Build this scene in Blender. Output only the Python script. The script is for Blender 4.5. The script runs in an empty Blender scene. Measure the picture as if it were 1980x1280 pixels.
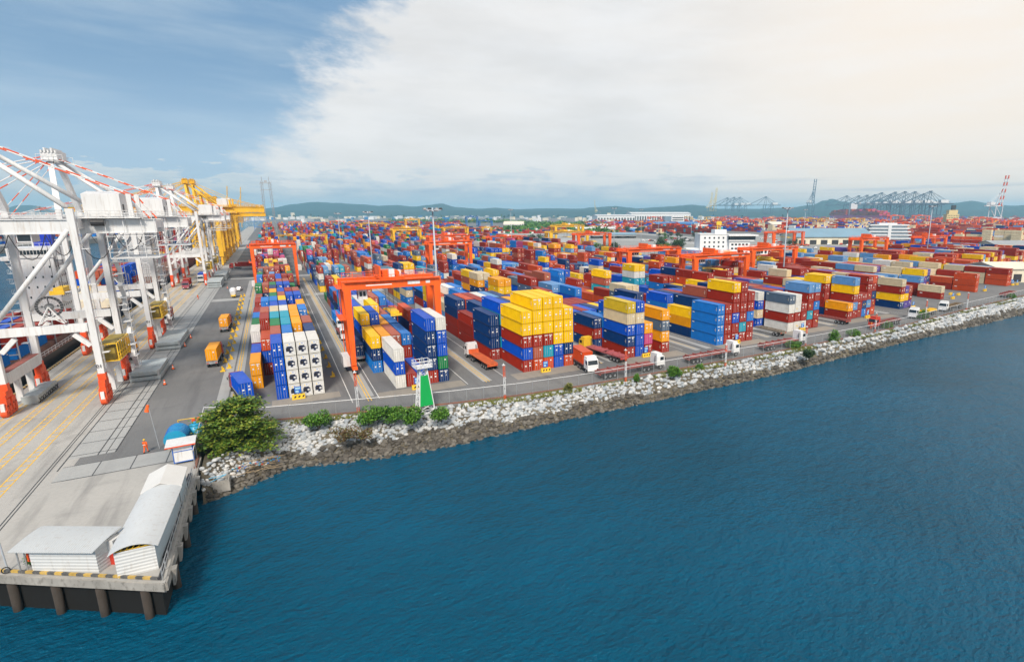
# Container port seen from a drone over the harbour basin.
import bpy, bmesh, math, random
from mathutils import Vector, Matrix
from math import radians as R_, sin, cos, pi
random.seed(7)
scene = bpy.context.scene
COL = scene.collection

# ------------------------------------------------------------------ camera / survey
F_, PX, PY, YH, CAMH = 1050., 1150., 640., 412., 33.
PITCH = math.atan((PY-YH)/F_); YAW = math.atan((PX-518)/math.hypot(F_, PY-YH))
FW = Vector((sin(YAW)*cos(PITCH), cos(YAW)*cos(PITCH), -sin(PITCH)))
RT = Vector((cos(YAW), -sin(YAW), 0)); UP = RT.cross(FW)
def G(x, y, z=0.):
    """ground survey: where the line of sight through a photo pixel meets height z"""
    d = FW + RT*((x-PX)/F_) + UP*(-(y-PY)/F_)
    return d*((z-CAMH)/d.z) + Vector((0, 0, CAMH))
def S(X, Y, Z):
    v = Vector((X, Y, Z-CAMH)); d = v.dot(FW)
    return PX+F_*v.dot(RT)/d, PY-F_*v.dot(UP)/d, d

# ------------------------------------------------------------------ mesh helpers
class MB:
    def __init__(s): s.v = []; s.f = []; s.m = []
    def add(s, vs, fs, m=0):
        b = len(s.v); s.v += [tuple(p) for p in vs]
        for f in fs: s.f.append(tuple(i+b for i in f)); s.m.append(m)
        return s
    def box(s, c, d, m=0, rz=0., taper=1.):
        x, y, z = d[0]/2, d[1]/2, d[2]/2; vs = []
        cr, sr = cos(rz), sin(rz)
        for k in (-1, 1):
            t = 1. if k < 0 else taper
            for (a, b) in ((-1, -1), (1, -1), (1, 1), (-1, 1)):
                px, py = a*x*t, b*y*t
                vs.append((c[0]+px*cr-py*sr, c[1]+px*sr+py*cr, c[2]+k*z))
        return s.add(vs, [(0, 3, 2, 1), (4, 5, 6, 7), (0, 1, 5, 4), (1, 2, 6, 5), (2, 3, 7, 6), (3, 0, 4, 7)], m)
    def b2(s, x0, x1, y0, y1, z0, z1, m=0):
        return s.box(((x0+x1)/2, (y0+y1)/2, (z0+z1)/2), (abs(x1-x0), abs(y1-y0), abs(z1-z0)), m)
    def beam(s, p, q, w, h=None, m=0, w2=None, h2=None):
        h = w if h is None else h; w2 = w if w2 is None else w2; h2 = h if h2 is None else h2
        p, q = Vector(p), Vector(q); d = (q-p).normalized()
        up = Vector((0, 0, 1)) if abs(d.z) < .95 else Vector((0, 1, 0))
        a = d.cross(up).normalized(); b = a.cross(d)
        vs = [p+a*i*w/2+b*j*h/2 for (i, j) in ((-1, -1), (1, -1), (1, 1), (-1, 1))]
        vs += [q+a*i*w2/2+b*j*h2/2 for (i, j) in ((-1, -1), (1, -1), (1, 1), (-1, 1))]
        return s.add(vs, [(0, 1, 2, 3), (7, 6, 5, 4), (4, 5, 1, 0), (5, 6, 2, 1), (6, 7, 3, 2), (7, 4, 0, 3)], m)
    def tube(s, p, q, r, r2=None, n=8, m=0, caps=True):
        r2 = r if r2 is None else r2
        p, q = Vector(p), Vector(q); d = (q-p).normalized()
        up = Vector((0, 0, 1)) if abs(d.z) < .95 else Vector((0, 1, 0))
        a = d.cross(up).normalized(); b = a.cross(d)
        vs = [p+(a*cos(2*pi*i/n)+b*sin(2*pi*i/n))*r for i in range(n)]
        vs += [q+(a*cos(2*pi*i/n)+b*sin(2*pi*i/n))*r2 for i in range(n)]
        fs = [((i+1) % n, i, i+n, (i+1) % n+n) for i in range(n)]
        if caps: fs += [tuple(range(n)), tuple(range(2*n-1, n-1, -1))]
        return s.add(vs, fs, m)
    def path(s, pts, r, n=6, m=0):
        for a, b in zip(pts, pts[1:]): s.tube(a, b, r, n=n, m=m)
        return s
    def prism(s, poly, z0, z1, m=0):
        n = len(poly)
        vs = [(x, y, z0) for x, y in poly]+[(x, y, z1) for x, y in poly]
        return s.add(vs, [tuple(range(n-1, -1, -1)), tuple(range(n, 2*n))]+[(i, (i+1) % n, (i+1) % n+n, i+n) for i in range(n)], m)
    def mesh(s, name, mats, smooth=False):
        me = bpy.data.meshes.new(name); me.from_pydata(s.v, [], s.f)
        for m in (mats if isinstance(mats, (list, tuple)) else [mats]): me.materials.append(m)
        if len(me.materials) > 1: me.polygons.foreach_set('material_index', s.m)
        if smooth: me.polygons.foreach_set('use_smooth', [True]*len(me.polygons))
        me.update(); return me
    def obj(s, name, mats, parent=None, smooth=False):
        return link(name, s.mesh(name, mats, smooth), parent)
def link(name, data, parent=None):
    o = bpy.data.objects.new(name, data); COL.objects.link(o)
    if parent is not None: o.parent = parent
    return o
LABELS = {}
def tag(o, label, cat, group=None):
    assert 4 <= len(label.split()) <= 16, label
    o['label'] = label; o['category'] = cat
    if group: o['group'] = group
    return o
def empty(name, loc, label, cat, group=None, rz=0.):
    o = bpy.data.objects.new(name, None); COL.objects.link(o); o.location = loc; o.rotation_euler.z = rz
    o.empty_display_size = .5
    return tag(o, label, cat, group)
def struct(o): o['kind'] = 'structure'; return o
def stuff(o): o['kind'] = 'stuff'; return o
KIDS = {}
def copy_tree(o, parent=None):
    c = o.copy(); COL.objects.link(c)
    if parent is not None: c.parent = parent
    for ch in list(o.children): copy_tree(ch, c)
    return c
def place(src, loc, label, cat, group=None, rz=0., sc=None, first=[]):
    """move the prototype itself the first time, copy it afterwards"""
    if src.name in first: o = copy_tree(src)
    else: first.append(src.name); o = src
    o.location = loc; o.rotation_euler.z = rz
    if sc is not None: o.scale = sc if isinstance(sc, (tuple, list)) else (sc, sc, sc)
    for k in ('group',):
        if k in o: del o[k]
    return tag(o, label, cat, group)

# ------------------------------------------------------------------ materials
MATS = {}
def newmat(name):
    m = bpy.data.materials.new(name); m.use_nodes = True
    nt = m.node_tree; b = nt.nodes['Principled BSDF']
    return m, nt, b
def N(nt, t, **kw):
    n = nt.nodes.new(t)
    for k, v in kw.items():
        if k.startswith('i_'): n.inputs[k[2:].replace('_', ' ')].default_value = v
        else: setattr(n, k, v)
    return n
def mixrgb(nt, fac, a, b, mode='MIX'):
    n = nt.nodes.new('ShaderNodeMix'); n.data_type = 'RGBA'; n.blend_type = mode
    for sock, v in ((n.inputs[0], fac), (n.inputs[6], a), (n.inputs[7], b)):
        if hasattr(v, 'is_linked') or hasattr(v, 'links'): nt.links.new(v, sock)
        else: sock.default_value = v if not isinstance(v, tuple) else (*v[:3], 1)
    return n.outputs[2]
def ramp(nt, src, stops):
    n = nt.nodes.new('ShaderNodeValToRGB'); nt.links.new(src, n.inputs[0])
    e = n.color_ramp.elements
    while len(e) < len(stops): e.new(.5)
    for i, (p, c) in enumerate(stops):
        e[i].position = p; e[i].color = (c, c, c, 1) if not isinstance(c, tuple) else (*c[:3], 1)
    return n.outputs[0]
def noise(nt, scale, detail=4, coord='Object', stretch=None, rough=.55):
    tc = N(nt, 'ShaderNodeTexCoord'); out = tc.outputs[coord]
    if stretch:
        mp = N(nt, 'ShaderNodeMapping'); mp.inputs['Scale'].default_value = stretch
        nt.links.new(out, mp.inputs['Vector']); out = mp.outputs[0]
    n = N(nt, 'ShaderNodeTexNoise'); n.inputs['Scale'].default_value = scale; n.inputs['Detail'].default_value = detail
    n.inputs['Roughness'].default_value = rough
    nt.links.new(out, n.inputs['Vector']); return n.outputs['Fac']
def paint(name, col, rough=.5, var=.25, scale=.8, dirt=(.16, .11, .07), dirt_amt=.25, metal=0., stretch=(1, 1, .35)):
    """painted or bare surface with uneven tone and weather stains"""
    if name in MATS: return MATS[name]
    m, nt, b = newmat(name)
    n1 = noise(nt, scale, 5, 'Object', stretch); n2 = noise(nt, scale*4.3, 4, 'Object', stretch)
    lo = tuple(c*(1-var) for c in col); hi = tuple(min(1, c*(1+var*.6)) for c in col)
    c1 = mixrgb(nt, ramp(nt, n1, [(.3, 0.), (.7, 1.)]), lo, hi)
    f = ramp(nt, n2, [(.52, 0.), (.75, dirt_amt)])
    c2 = mixrgb(nt, f, c1, dirt)
    nt.links.new(c2, b.inputs['Base Color']); b.inputs['Roughness'].default_value = rough; b.inputs['Metallic'].default_value = metal
    MATS[name] = m; return m
M_white = paint('white_paint', (.70, .715, .73), .45, .09, .5, (.36, .25, .16), .42, 0., (1.6, 1.6, .16))
M_whitec = paint('weathered_white_panel', (.68, .69, .70), .55, .1, .5, (.34, .28, .22), .45, 0., (1.5, 1.5, .15))
M_orange = paint('orange_crane_paint', (.88, .12, .006), .5, .16, .5, (.26, .05, .02), .5, 0., (1.5, 1.5, .2))
M_orange2 = paint('orange_bogie_paint', (.82, .09, .015), .5, .2, .9, (.22, .06, .03), .45)
M_yel = paint('yellow_crane_paint', (.80, .46, .015), .45, .18, .3, (.34, .18, .05), .4)
M_yel2 = paint('pale_yellow_crane_paint', (.78, .56, .12), .5, .15, .3, (.34, .22, .08), .35)
M_yelm = paint('yellow_marker_paint', (.80, .50, .02), .6, .15, 2., (.3, .2, .1), .4)
M_dblue = paint('slate_blue_crane_paint', (.07, .11, .17), .5, .2, .1, (.05, .06, .08), .3)
M_bluec = paint('bright_blue_crane_paint', (.03, .16, .45), .5, .2, .1, (.05, .06, .1), .3)
M_redst = paint('red_stay_paint', (.75, .10, .02), .5, .1)
M_steel = paint('galvanised_steel', (.42, .44, .46), .45, .15, 1., (.2, .17, .14), .3, .4)
M_pole = paint('light_mast_steel', (.42, .47, .53), .5, .1, .3, (.3, .3, .3), .2)
M_dark = paint('dark_machinery', (.035, .035, .04), .6, .4, 2., (.1, .07, .05), .3)
M_tyre = paint('tyre_rubber', (.018, .018, .02), .85, .3, 3., (.09, .08, .07), .4)
M_glass = paint('dark_window_glass', (.02, .03, .04), .12, .2, .4, (.02, .03, .04), 0.)
M_conc = paint('pier_concrete', (.33, .315, .29), .85, .28, .6, (.08, .07, .06), .75, 0., (1, 1, .5))
M_hatch = paint('grey_hatch_cover_paint', (.40, .45, .47), .6, .14, .5, (.22, .19, .16), .4)
M_rust = paint('rusty_red_trailer_steel', (.28, .07, .06), .7, .3, 1.2, (.10, .05, .04), .5)
M_bed = paint('orange_trailer_deck', (.62, .12, .03), .65, .25, .8, (.16, .06, .04), .5)
M_blk = paint('black_paint', (.012, .012, .014), .6, .2)
M_blue = paint('blue_paint', (.015, .12, .50), .45, .15, 1.)
M_cyan = paint('cyan_paint', (.01, .30, .52), .4, .15, 1.)
M_green = paint('green_panel_paint', (.0, .34, .07), .5, .08, 1., (.02, .2, .05), .2)
M_redp = paint('red_paint', (.55, .04, .02), .5, .2, 1.)
M_hiviz = paint('orange_coverall', (.80, .13, .015), .8, .15, 6.)
M_skin = paint('skin', (.36, .19, .11), .6, .1, 5., (.36, .19, .11), 0.)
M_maroon = paint('yard_tractor_paint', (.30, .07, .10), .5, .2, 1.)
M_truckw = paint('white_cab_paint', (.78, .79, .80), .35, .06, 1., (.4, .38, .35), .2)
M_bark = paint('bark', (.10, .07, .045), .9, .3, 3.)
M_hull = paint('black_hull_paint', (.012, .014, .020), .45, .3, .1, (.06, .04, .035), .4)
M_hullb = paint('navy_hull_paint', (.008, .018, .05), .45, .3, .1, (.05, .04, .04), .4)
M_hullr = paint('maroon_hull_paint', (.20, .03, .03), .5, .25, .1, (.1, .05, .04), .4)
M_hullp = paint('magenta_hull_paint', (.70, .04, .27), .5, .1, .02, (.4, .05, .2), .3)
M_deckr = paint('ship_deck_paint', (.20, .10, .07), .7, .3, .3, (.1, .07, .05), .5)
M_funnel = paint('blue_funnel_paint', (.0, .03, .42), .45, .1)
M_roofb = paint('blue_sheet_roof', (.17, .30, .40), .5, .12, .05, (.2, .22, .24), .3)
M_roofbb = paint('bright_blue_sheet_roof', (.02, .17, .42), .5, .15, .05)
M_roofc = paint('cream_sheet_roof', (.72, .66, .54), .6, .1, .05)
M_bldg = paint('white_render_wall', (.74, .75, .76), .7, .06, .15, (.4, .38, .35), .25)
M_cream = paint('cream_wall', (.70, .64, .50), .7, .1, .1)
M_greyroof = paint('grey_sheet_roof', (.30, .32, .34), .7, .15, .1)

def corrug(name, col, scale, axis, strength=.5):
    """ribbed sheet metal: the ribs run across the given axis"""
    m, nt, b = newmat(name)
    tc = N(nt, 'ShaderNodeTexCoord'); w = N(nt, 'ShaderNodeTexWave'); w.bands_direction = axis
    w.inputs['Scale'].default_value = scale; w.inputs['Distortion'].default_value = 0.
    nt.links.new(tc.outputs['Object'], w.inputs['Vector'])
    bp = N(nt, 'ShaderNodeBump'); bp.inputs['Strength'].default_value = strength; bp.inputs['Distance'].default_value = .06
    nt.links.new(w.outputs['Fac'], bp.inputs['Height']); nt.links.new(bp.outputs[0], b.inputs['Normal'])
    n1 = noise(nt, .5, 5); n2 = noise(nt, 3., 4, 'Object', (1, 1, .2))
    c1 = mixrgb(nt, n1, tuple(c*.85 for c in col), col)
    c2 = mixrgb(nt, ramp(nt, n2, [(.55, 0.), (.8, .35)]), c1, (.30, .22, .15))
    nt.links.new(c2, b.inputs['Base Color']); b.inputs['Roughness'].default_value = .5
    return m
# ------------------------------------------------------------------ world, sun, camera
SUN_AZ, SUN_EL = 204., 44.
w = bpy.data.worlds.new('World'); scene.world = w; w.use_nodes = True
nt = w.node_tree; nt.nodes.clear(); L = nt.links.new
def val(op, a, b=None, c=None, clamp=False):
    n = nt.nodes.new('ShaderNodeMath'); n.operation = op; n.use_clamp = clamp
    for i, v in enumerate((a, b, c)):
        if v is None: continue
        if isinstance(v, (int, float)): n.inputs[i].default_value = v
        else: L(v, n.inputs[i])
    return n.outputs[0]
def smooth(v, lo, hi):
    n = nt.nodes.new('ShaderNodeMapRange'); n.interpolation_type = 'SMOOTHSTEP'
    L(v, n.inputs[0]); n.inputs[1].default_value = lo; n.inputs[2].default_value = hi
    return n.outputs[0]
tc = nt.nodes.new('ShaderNodeTexCoord'); sep = nt.nodes.new('ShaderNodeSeparateXYZ')
L(tc.outputs['Generated'], sep.inputs[0])
az = val('MULTIPLY', val('ARCTAN2', sep.outputs[0], sep.outputs[1]), 57.2958)
el = val('MULTIPLY', val('ARCSINE', sep.outputs[2]), 57.2958)
def anoise(sx, sy, detail=6, rough=.6, off=0., shear=0.):
    cb = nt.nodes.new('ShaderNodeCombineXYZ')
    L(val('MULTIPLY_ADD', val('MULTIPLY_ADD', el, shear, az), sx, off), cb.inputs[0]); L(val('MULTIPLY', el, sy), cb.inputs[1])
    n = nt.nodes.new('ShaderNodeTexNoise'); n.inputs['Scale'].default_value = 1.; n.inputs['Detail'].default_value = detail
    n.inputs['Roughness'].default_value = rough; L(cb.outputs[0], n.inputs['Vector']); return n.outputs['Fac']
def mx(f, a, b):
    n = nt.nodes.new('ShaderNodeMix'); n.data_type = 'RGBA'
    for s, v in ((n.inputs[0], f), (n.inputs[6], a), (n.inputs[7], b)):
        if isinstance(v, tuple): s.default_value = (*v, 1)
        elif isinstance(v, (int, float)): s.default_value = v
        else: L(v, s)
    return n.outputs[2]
sky = nt.nodes.new('ShaderNodeTexSky'); sky.sky_type = 'NISHITA'; sky.sun_disc = False
sky.sun_elevation = R_(SUN_EL); sky.sun_rotation = R_(SUN_AZ); sky.air_density = 1.2; sky.dust_density = 1.5; sky.ozone_density = 2.
bg1 = nt.nodes.new('ShaderNodeBackground'); L(sky.outputs[0], bg1.inputs[0]); bg1.inputs[1].default_value = .10
# high overcast sheet, whiter ahead and creamy towards the low sun side
n_big = anoise(.045, .16, 6, .62, 3.1, .35); n_fine = anoise(.11, .5, 6, .6, 9.7, .6)
base = mx(smooth(n_big, .32, .68), (.57, .565, .56), (.655, .645, .635))
base = mx(smooth(az, 30., 60.), base, (.73, .66, .585))
base = mx(val('MULTIPLY', smooth(n_fine, .35, .75), .22), base, (.72, .74, .77))
# blue-grey break in the sheet on the quay side, wispy edge
edge = val('ADD', val('SUBTRACT', az, val('MULTIPLY_ADD', el, .79, -3.3)), val('MULTIPLY', val('SUBTRACT', anoise(.16, .34, 8, .66, 1.7, .5), .5), 17.))
gap = val('SUBTRACT', 1., smooth(edge, -3.2, 3.4))
wisp = smooth(anoise(.05, .32, 6, .6, 5.2, 1.1), .36, .74)
gapcol = mx(wisp, (.145, .255, .40), (.28, .37, .47))
gapcol = mx(smooth(el, 14., 0.), gapcol, (.34, .46, .60))
base = mx(gap, base, gapcol)
# cumulus bank low over the hills
top = val('ADD', el, val('MULTIPLY', val('SUBTRACT', .52, anoise(.19, .75, 10, .62, 21.)), 12.))
bank = val('MULTIPLY', smooth(top, 3.7, 3.25), smooth(el, -.5, .6))
bcol = mx(val('ADD', val('MULTIPLY', smooth(top, 3.7, .6), .75), val('MULTIPLY', val('SUBTRACT', anoise(.3, 1.1, 9, .65, 33., -.5), .5), 1.1), None, True), (.56, .58, .60), (.34, .43, .53))
bcol = mx(smooth(az, 28., 60.), bcol, (.74, .68, .62))
base = mx(val('MULTIPLY', bank, .92), base, bcol)
streak = val('MULTIPLY', smooth(anoise(.06, 1.5, 5, .6, 44.), .5, .68), val('MULTIPLY', smooth(el, 5., 2.5), .4))
base = mx(streak, base, (.30, .38, .47))
base = mx(smooth(el, 1.7, .3), base, mx(smooth(az, 28., 60.), (.60, .67, .74), (.76, .71, .66)))
bg2 = nt.nodes.new('ShaderNodeBackground'); L(base, bg2.inputs[0]); bg2.inputs[1].default_value = 1.
ms = nt.nodes.new('ShaderNodeMixShader'); L(val('MULTIPLY_ADD', gap, -.10, .97), ms.inputs[0])
L(bg1.outputs[0], ms.inputs[1]); L(bg2.outputs[0], ms.inputs[2])
wo = nt.nodes.new('ShaderNodeOutputWorld'); L(ms.outputs[0], wo.inputs[0])

ld = bpy.data.lights.new('sun', 'SUN'); ld.energy = 3.3; ld.angle = R_(13); ld.color = (1, .90, .77)
lo = link('sun', ld)
sd = Vector((sin(R_(SUN_AZ))*cos(R_(SUN_EL)), cos(R_(SUN_AZ))*cos(R_(SUN_EL)), sin(R_(SUN_EL))))
lo.rotation_euler = sd.to_track_quat('Z', 'Y').to_euler()
cd = bpy.data.cameras.new('camera'); cam = link('camera', cd); scene.camera = cam
cd.sensor_width = 36.; cd.sensor_fit = 'HORIZONTAL'; cd.lens = F_/1980*36; cd.shift_x = -(PX-990)/1980.; cd.shift_y = 0.
cd.clip_start = .5; cd.clip_end = 40000.
cam.location = (0, 0, CAMH)
cam.matrix_world = Matrix.Translation((0, 0, CAMH)) @ Matrix((RT, UP, -FW)).transposed().to_4x4()
scene.view_settings.view_transform = 'Standard'; scene.view_settings.look = 'None'
scene.view_settings.exposure = .50; scene.view_settings.gamma = 1.
scene.cycles.max_bounces = 6; scene.cycles.diffuse_bounces = 3; scene.cycles.glossy_bounces = 3
scene.cycles.volume_bounces = 0; scene.cycles.use_denoising = True

# ------------------------------------------------------------------ setting: water, land, quay
def water_mat():
    m, nt, b = newmat('sea_water')
    n1 = noise(nt, 1.45, 6, 'Object', (1, 1.6, 1), .6); n2 = noise(nt, .24, 5, 'Object', (1, 1.5, 1), .6); n3 = noise(nt, .022, 6)
    tc = N(nt, 'ShaderNodeTexCoord'); wv = N(nt, 'ShaderNodeTexWave'); wv.inputs['Scale'].default_value = .16
    mp = N(nt, 'ShaderNodeMapping'); mp.inputs['Rotation'].default_value = (0, 0, 1.0)
    nt.links.new(tc.outputs['Object'], mp.inputs[0]); nt.links.new(mp.outputs[0], wv.inputs['Vector'])
    wv.inputs['Distortion'].default_value = 9.; wv.inputs['Detail'].default_value = 3.; wv.inputs['Detail Scale'].default_value = 1.3
    def mul(a, k):
        n = N(nt, 'ShaderNodeMath', operation='MULTIPLY'); nt.links.new(a, n.inputs[0]); n.inputs[1].default_value = k; return n.outputs[0]
    def add(a, c):
        n = N(nt, 'ShaderNodeMath', operation='ADD'); nt.links.new(a, n.inputs[0]); nt.links.new(c, n.inputs[1]); return n.outputs[0]
    h = add(add(mul(n1, .36), mul(n2, .75)), mul(wv.outputs['Fac'], .05))
    bp = N(nt, 'ShaderNodeBump'); bp.inputs['Strength'].default_value = 1.; bp.inputs['Distance'].default_value = 1.25
    nt.links.new(h, bp.inputs['Height']); nt.links.new(bp.outputs[0], b.inputs['Normal'])
    c = mixrgb(nt, ramp(nt, n3, [(.35, 0.), (.65, 1.)]), (.0, .058, .110), (.0, .082, .160))
    nt.links.new(c, b.inputs['Base Color']); b.inputs['Roughness'].default_value = .10; b.inputs['IOR'].default_value = 1.34; b.inputs['Specular Tint'].default_value = (.12, .64, 1., 1); b.inputs['Specular IOR Level'].default_value = .42
    return m
MW = water_mat()
def sheet(name, poly, z, mat):
    me = bpy.data.meshes.new(name); me.from_pydata([(x, y, z) for x, y in poly], [], [tuple(range(len(poly)))])
    me.materials.append(mat); return struct(link(name, me))
sheet('sea_water', [(-9000, -600), (9000, -600), (9000, 12000), (-9000, 12000)], -4., MW)

def ground_mat(name, c1, c2, c3, joint=0., stain=.5):
    m, nt, b = newmat(name)
    n1 = noise(nt, .035, 6); n2 = noise(nt, .55, 6, 'Object', (1, .09, 1)); n4 = noise(nt, .25, 6); n3 = noise(nt, 2.2, 4)
    c = mixrgb(nt, ramp(nt, n1, [(.35, 0.), (.65, 1.)]), c1, c2)
    c = mixrgb(nt, ramp(nt, n2, [(.5, 0.), (.72, stain)]), c, c3)
    c = mixrgb(nt, ramp(nt, n4, [(.55, 0.), (.7, stain*.6)]), c, c3)
    c = mixrgb(nt, ramp(nt, n3, [(.4, 0.), (.75, .22)]), c, tuple(x*.6 for x in c1))
    if joint:
        tc = N(nt, 'ShaderNodeTexCoord'); br = N(nt, 'ShaderNodeTexBrick'); br.offset = 0.
        br.inputs['Scale'].default_value = 1.; br.inputs['Brick Width'].default_value = joint; br.inputs['Row Height'].default_value = joint*.8
        br.inputs['Mortar Size'].default_value = .05; br.inputs['Mortar Smooth'].default_value = .3
        nt.links.new(tc.outputs['Object'], br.inputs['Vector'])
        c = mixrgb(nt, br.outputs['Fac'], c, tuple(x*.55 for x in c1))
    nt.links.new(c, b.inputs['Base Color']); b.inputs['Roughness'].default_value = .85
    return m
M_asph = ground_mat('yard_asphalt', (.135, .138, .142), (.19, .19, .19), (.085, .085, .09), 0., .55)
M_road = ground_mat('road_asphalt', (.125, .128, .132), (.16, .16, .16), (.09, .09, .095))
M_apron = ground_mat('quay_concrete', (.35, .345, .33), (.43, .415, .39), (.20, .195, .19), 0., .7)
M_slab = ground_mat('pale_slab_concrete', (.33, .34, .34), (.39, .39, .38), (.25, .25, .25))
M_far = ground_mat('far_ground', (.26, .27, .27), (.33, .33, .32), (.14, .16, .12))
M_dirt = ground_mat('yard_dust', (.24, .22, .19), (.30, .27, .23), (.16, .15, .14))
FENCE = [(-11.9, 84), (-12.3, 103.5), (-3.8, 98.6), (9.6, 95.2), (24.1, 91.6), (36, 89.6), (48.5, 88.6), (69.3, 88.3), (101.8, 88), (142.8, 89), (175, 92), (208.8, 96), (259, 100.5), (330, 106), (420, 112)]
land = [(-11.75, 88.1)]+[(x+.2, y-.9) for x, y in FENCE[1:]]+[(9000, 400), (9000, 12000), (-26, 12000), (-26, 88.1)]
lb = MB().prism(land, -6.5, 0.); struct(lb.obj('yard_ground', M_asph))
deck = [(-11.75, 57.5), (-11.75, 88.1), (-26, 88.1), (-26, 1600), (-44.6, 1600), (-44.6, 80.2)]
db = MB().prism(deck, -.95, .006); struct(db.obj('quay_apron', M_apron))
# kerb-like edge beam, seaward fascia
fb = MB()
for (a, b_) in (((-44.6, 80.2), (-11.75, 57.5)), ((-11.75, 57.5), (-11.75, 88)), ((-44.6, 80.2), (-44.6, 1600))):
    fb.beam((*a, -.42), (*b_, -.42), .35, .8)
struct(fb.obj('quay_edge_beam', M_conc))
ub = MB().prism([(-12.3, 58.7), (-12.3, 82.), (-20., 82.), (-44.2, 81.6), (-44.2, 80.7)], -7., -1.); struct(ub.obj('under_deck_shade_wall', paint('painted_deck_shade', (.003, .003, .003), .95, .3, .5, (.006, .006, .005), .3)))  # added wall, coloured near black to stand in for shade under the deck
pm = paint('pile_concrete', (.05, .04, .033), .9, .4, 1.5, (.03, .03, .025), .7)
k = 0
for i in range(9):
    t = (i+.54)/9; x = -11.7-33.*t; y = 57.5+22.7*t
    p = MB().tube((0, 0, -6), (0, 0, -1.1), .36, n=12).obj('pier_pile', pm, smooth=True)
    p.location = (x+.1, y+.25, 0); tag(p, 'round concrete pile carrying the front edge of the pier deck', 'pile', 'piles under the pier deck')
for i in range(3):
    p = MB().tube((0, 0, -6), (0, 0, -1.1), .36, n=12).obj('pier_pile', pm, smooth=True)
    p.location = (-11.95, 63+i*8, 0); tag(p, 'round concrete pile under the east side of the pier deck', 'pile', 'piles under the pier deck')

# bands and strips on the yard ground
def strips(name, mat, rects, z):
    b = MB()
    for (x0, x1, y0, y1) in rects: b.add([(x0, y0, z), (x1, y0, z), (x1, y1, z), (x0, y1, z)], [(0, 1, 2, 3)])
    return struct(b.obj(name, mat))
strips('concrete_track', M_slab, [(-27.4, -22.2, 96, 800), (-11.6, -9.9, 104.6, 320), (-9.6, -7.9, 104.6, 320), (11.2, 13.3, 103, 300), (33.5, 35.4, 101, 300),
    (60.2, 61.9, 101, 300), (63.2, 65., 101, 300), (87, 88.8, 99, 300), (90.5, 92.3, 99, 300), (113, 115, 100, 300), (118, 120, 100, 300), (142, 144.5, 102, 300), (147.5, 150, 104, 300), (175, 177.5, 105, 300)], .010)
strips('cross_road', M_slab, [(-26, 40, 249, 256), (-26, 40, 330, 336)], .014)
strips('perimeter_dust', M_dirt, [(14, 30, 100.5, 104.4), (40, 57, 98.5, 103), (65, 83, 97, 101.5), (94, 110, 96.5, 100.2), (121, 140, 98, 102), (150, 175, 100.5, 104.5), (-3, 8, 105.6, 109.3)], .012)
Yl = paint('yellow_line_paint', (.78, .47, .05), .8, .3, 1.2, (.35, .3, .25), .6)
Wl = paint('white_line_paint', (.66, .66, .64), .8, .25, 1.2, (.3, .3, .3), .6)
yl, wl = [], []
for x in (-9.15, -8.7, 12.0, 12.5, 34.1, 34.7, 61.1, 88.2, 114.2, 143.3):
    yl.append((x-.09, x+.09, 104 if x < 0 else 100.5, 320))
for x in (9.4, 13.9, 30.4, 38.4, 58, 66, 84.5, 93.5, 111, 121):
    wl.append((x-.07, x+.07, 101, 300))
for x in (116.6, 146, 180):
    for kx in (-1.2, 1.2): wl.append((x+kx-.07, x+kx+.07, 103, 260))
strips('yellow_lane_lines', Yl, yl, .020); strips('white_lane_lines', Wl, wl, .021)
# ladder-like yellow lanes along the quay
lad = []
for x in (-40.6, -37.6, -34.6, -31.6):
    lad += [(x-.58, x-.42, 80-(x+44)*.4, 420), (x+.42, x+.58, 80-(x+44)*.4, 420)]
    y = 82.
    while y < 330:
        lad.append((x-.43, x+.43, y, y+.2)); y += 1.6
strips('quay_lane_ladders', Yl, lad, .018)
rail = paint('crane_rail_steel', (.05, .055, .06), .5, .3, .5)
strips('crane_rails', rail, [(-28.62, -28.5, 70, 1200), (-28.28, -28.16, 70, 1200), (-42.3, -42.2, 79, 1200), (-41.9, -41.8, 79, 1200)], .022)
sj = [(-27.4+.0, -22.2, y, y+.16) for y in range(97, 330, 5)]+[(-24.2, -24.05, 96, 400), (-27.45, -27.3, 92, 400), (-22.3, -22.15, 96, 400), (-23.3, -23.2, 96, 400)]
strips('slab_joints', rail, sj, .026)
strips('pier_slab_band', M_slab, [(-27, -12, 88.3, 93.0)], .012)
strips('pier_slab_joints', rail, [(-27, -12, 88.2, 88.32), (-27, -12, 93., 93.12), (-23.2, -23.08, 88.32, 93), (-19.4, -19.28, 88.32, 93), (-15.6, -15.48, 88.32, 93)], .020)
eb = MB()
for i in range(150):
    y = 81.5+i*1.5
    eb.b2(-44.3, -43.95, y, y+.75, .0, .28, 0); eb.b2(-44.3, -43.95, y+.75, y+1.5, .0, .28, 1)
for i in range(26):
    t = i/26.; t2 = (i+.5)/26; t3 = (i+1)/26
    A = Vector((-43.6, 79.9, .17)); B = Vector((-12.3, 58.3, .17))
    eb.beam(A.lerp(B, t), A.lerp(B, t2), .22, .22, 0); eb.beam(A.lerp(B, t2), A.lerp(B, t3), .22, .22, 1)
struct(eb.obj('quay_kerb', [paint('faded_kerb_yellow', (.55, .36, .08), .8, .35, 1.2, (.3, .28, .25), .7), paint('faded_kerb_black', (.10, .10, .10), .8, .35, 1.2, (.3, .28, .25), .6)]))
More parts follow.
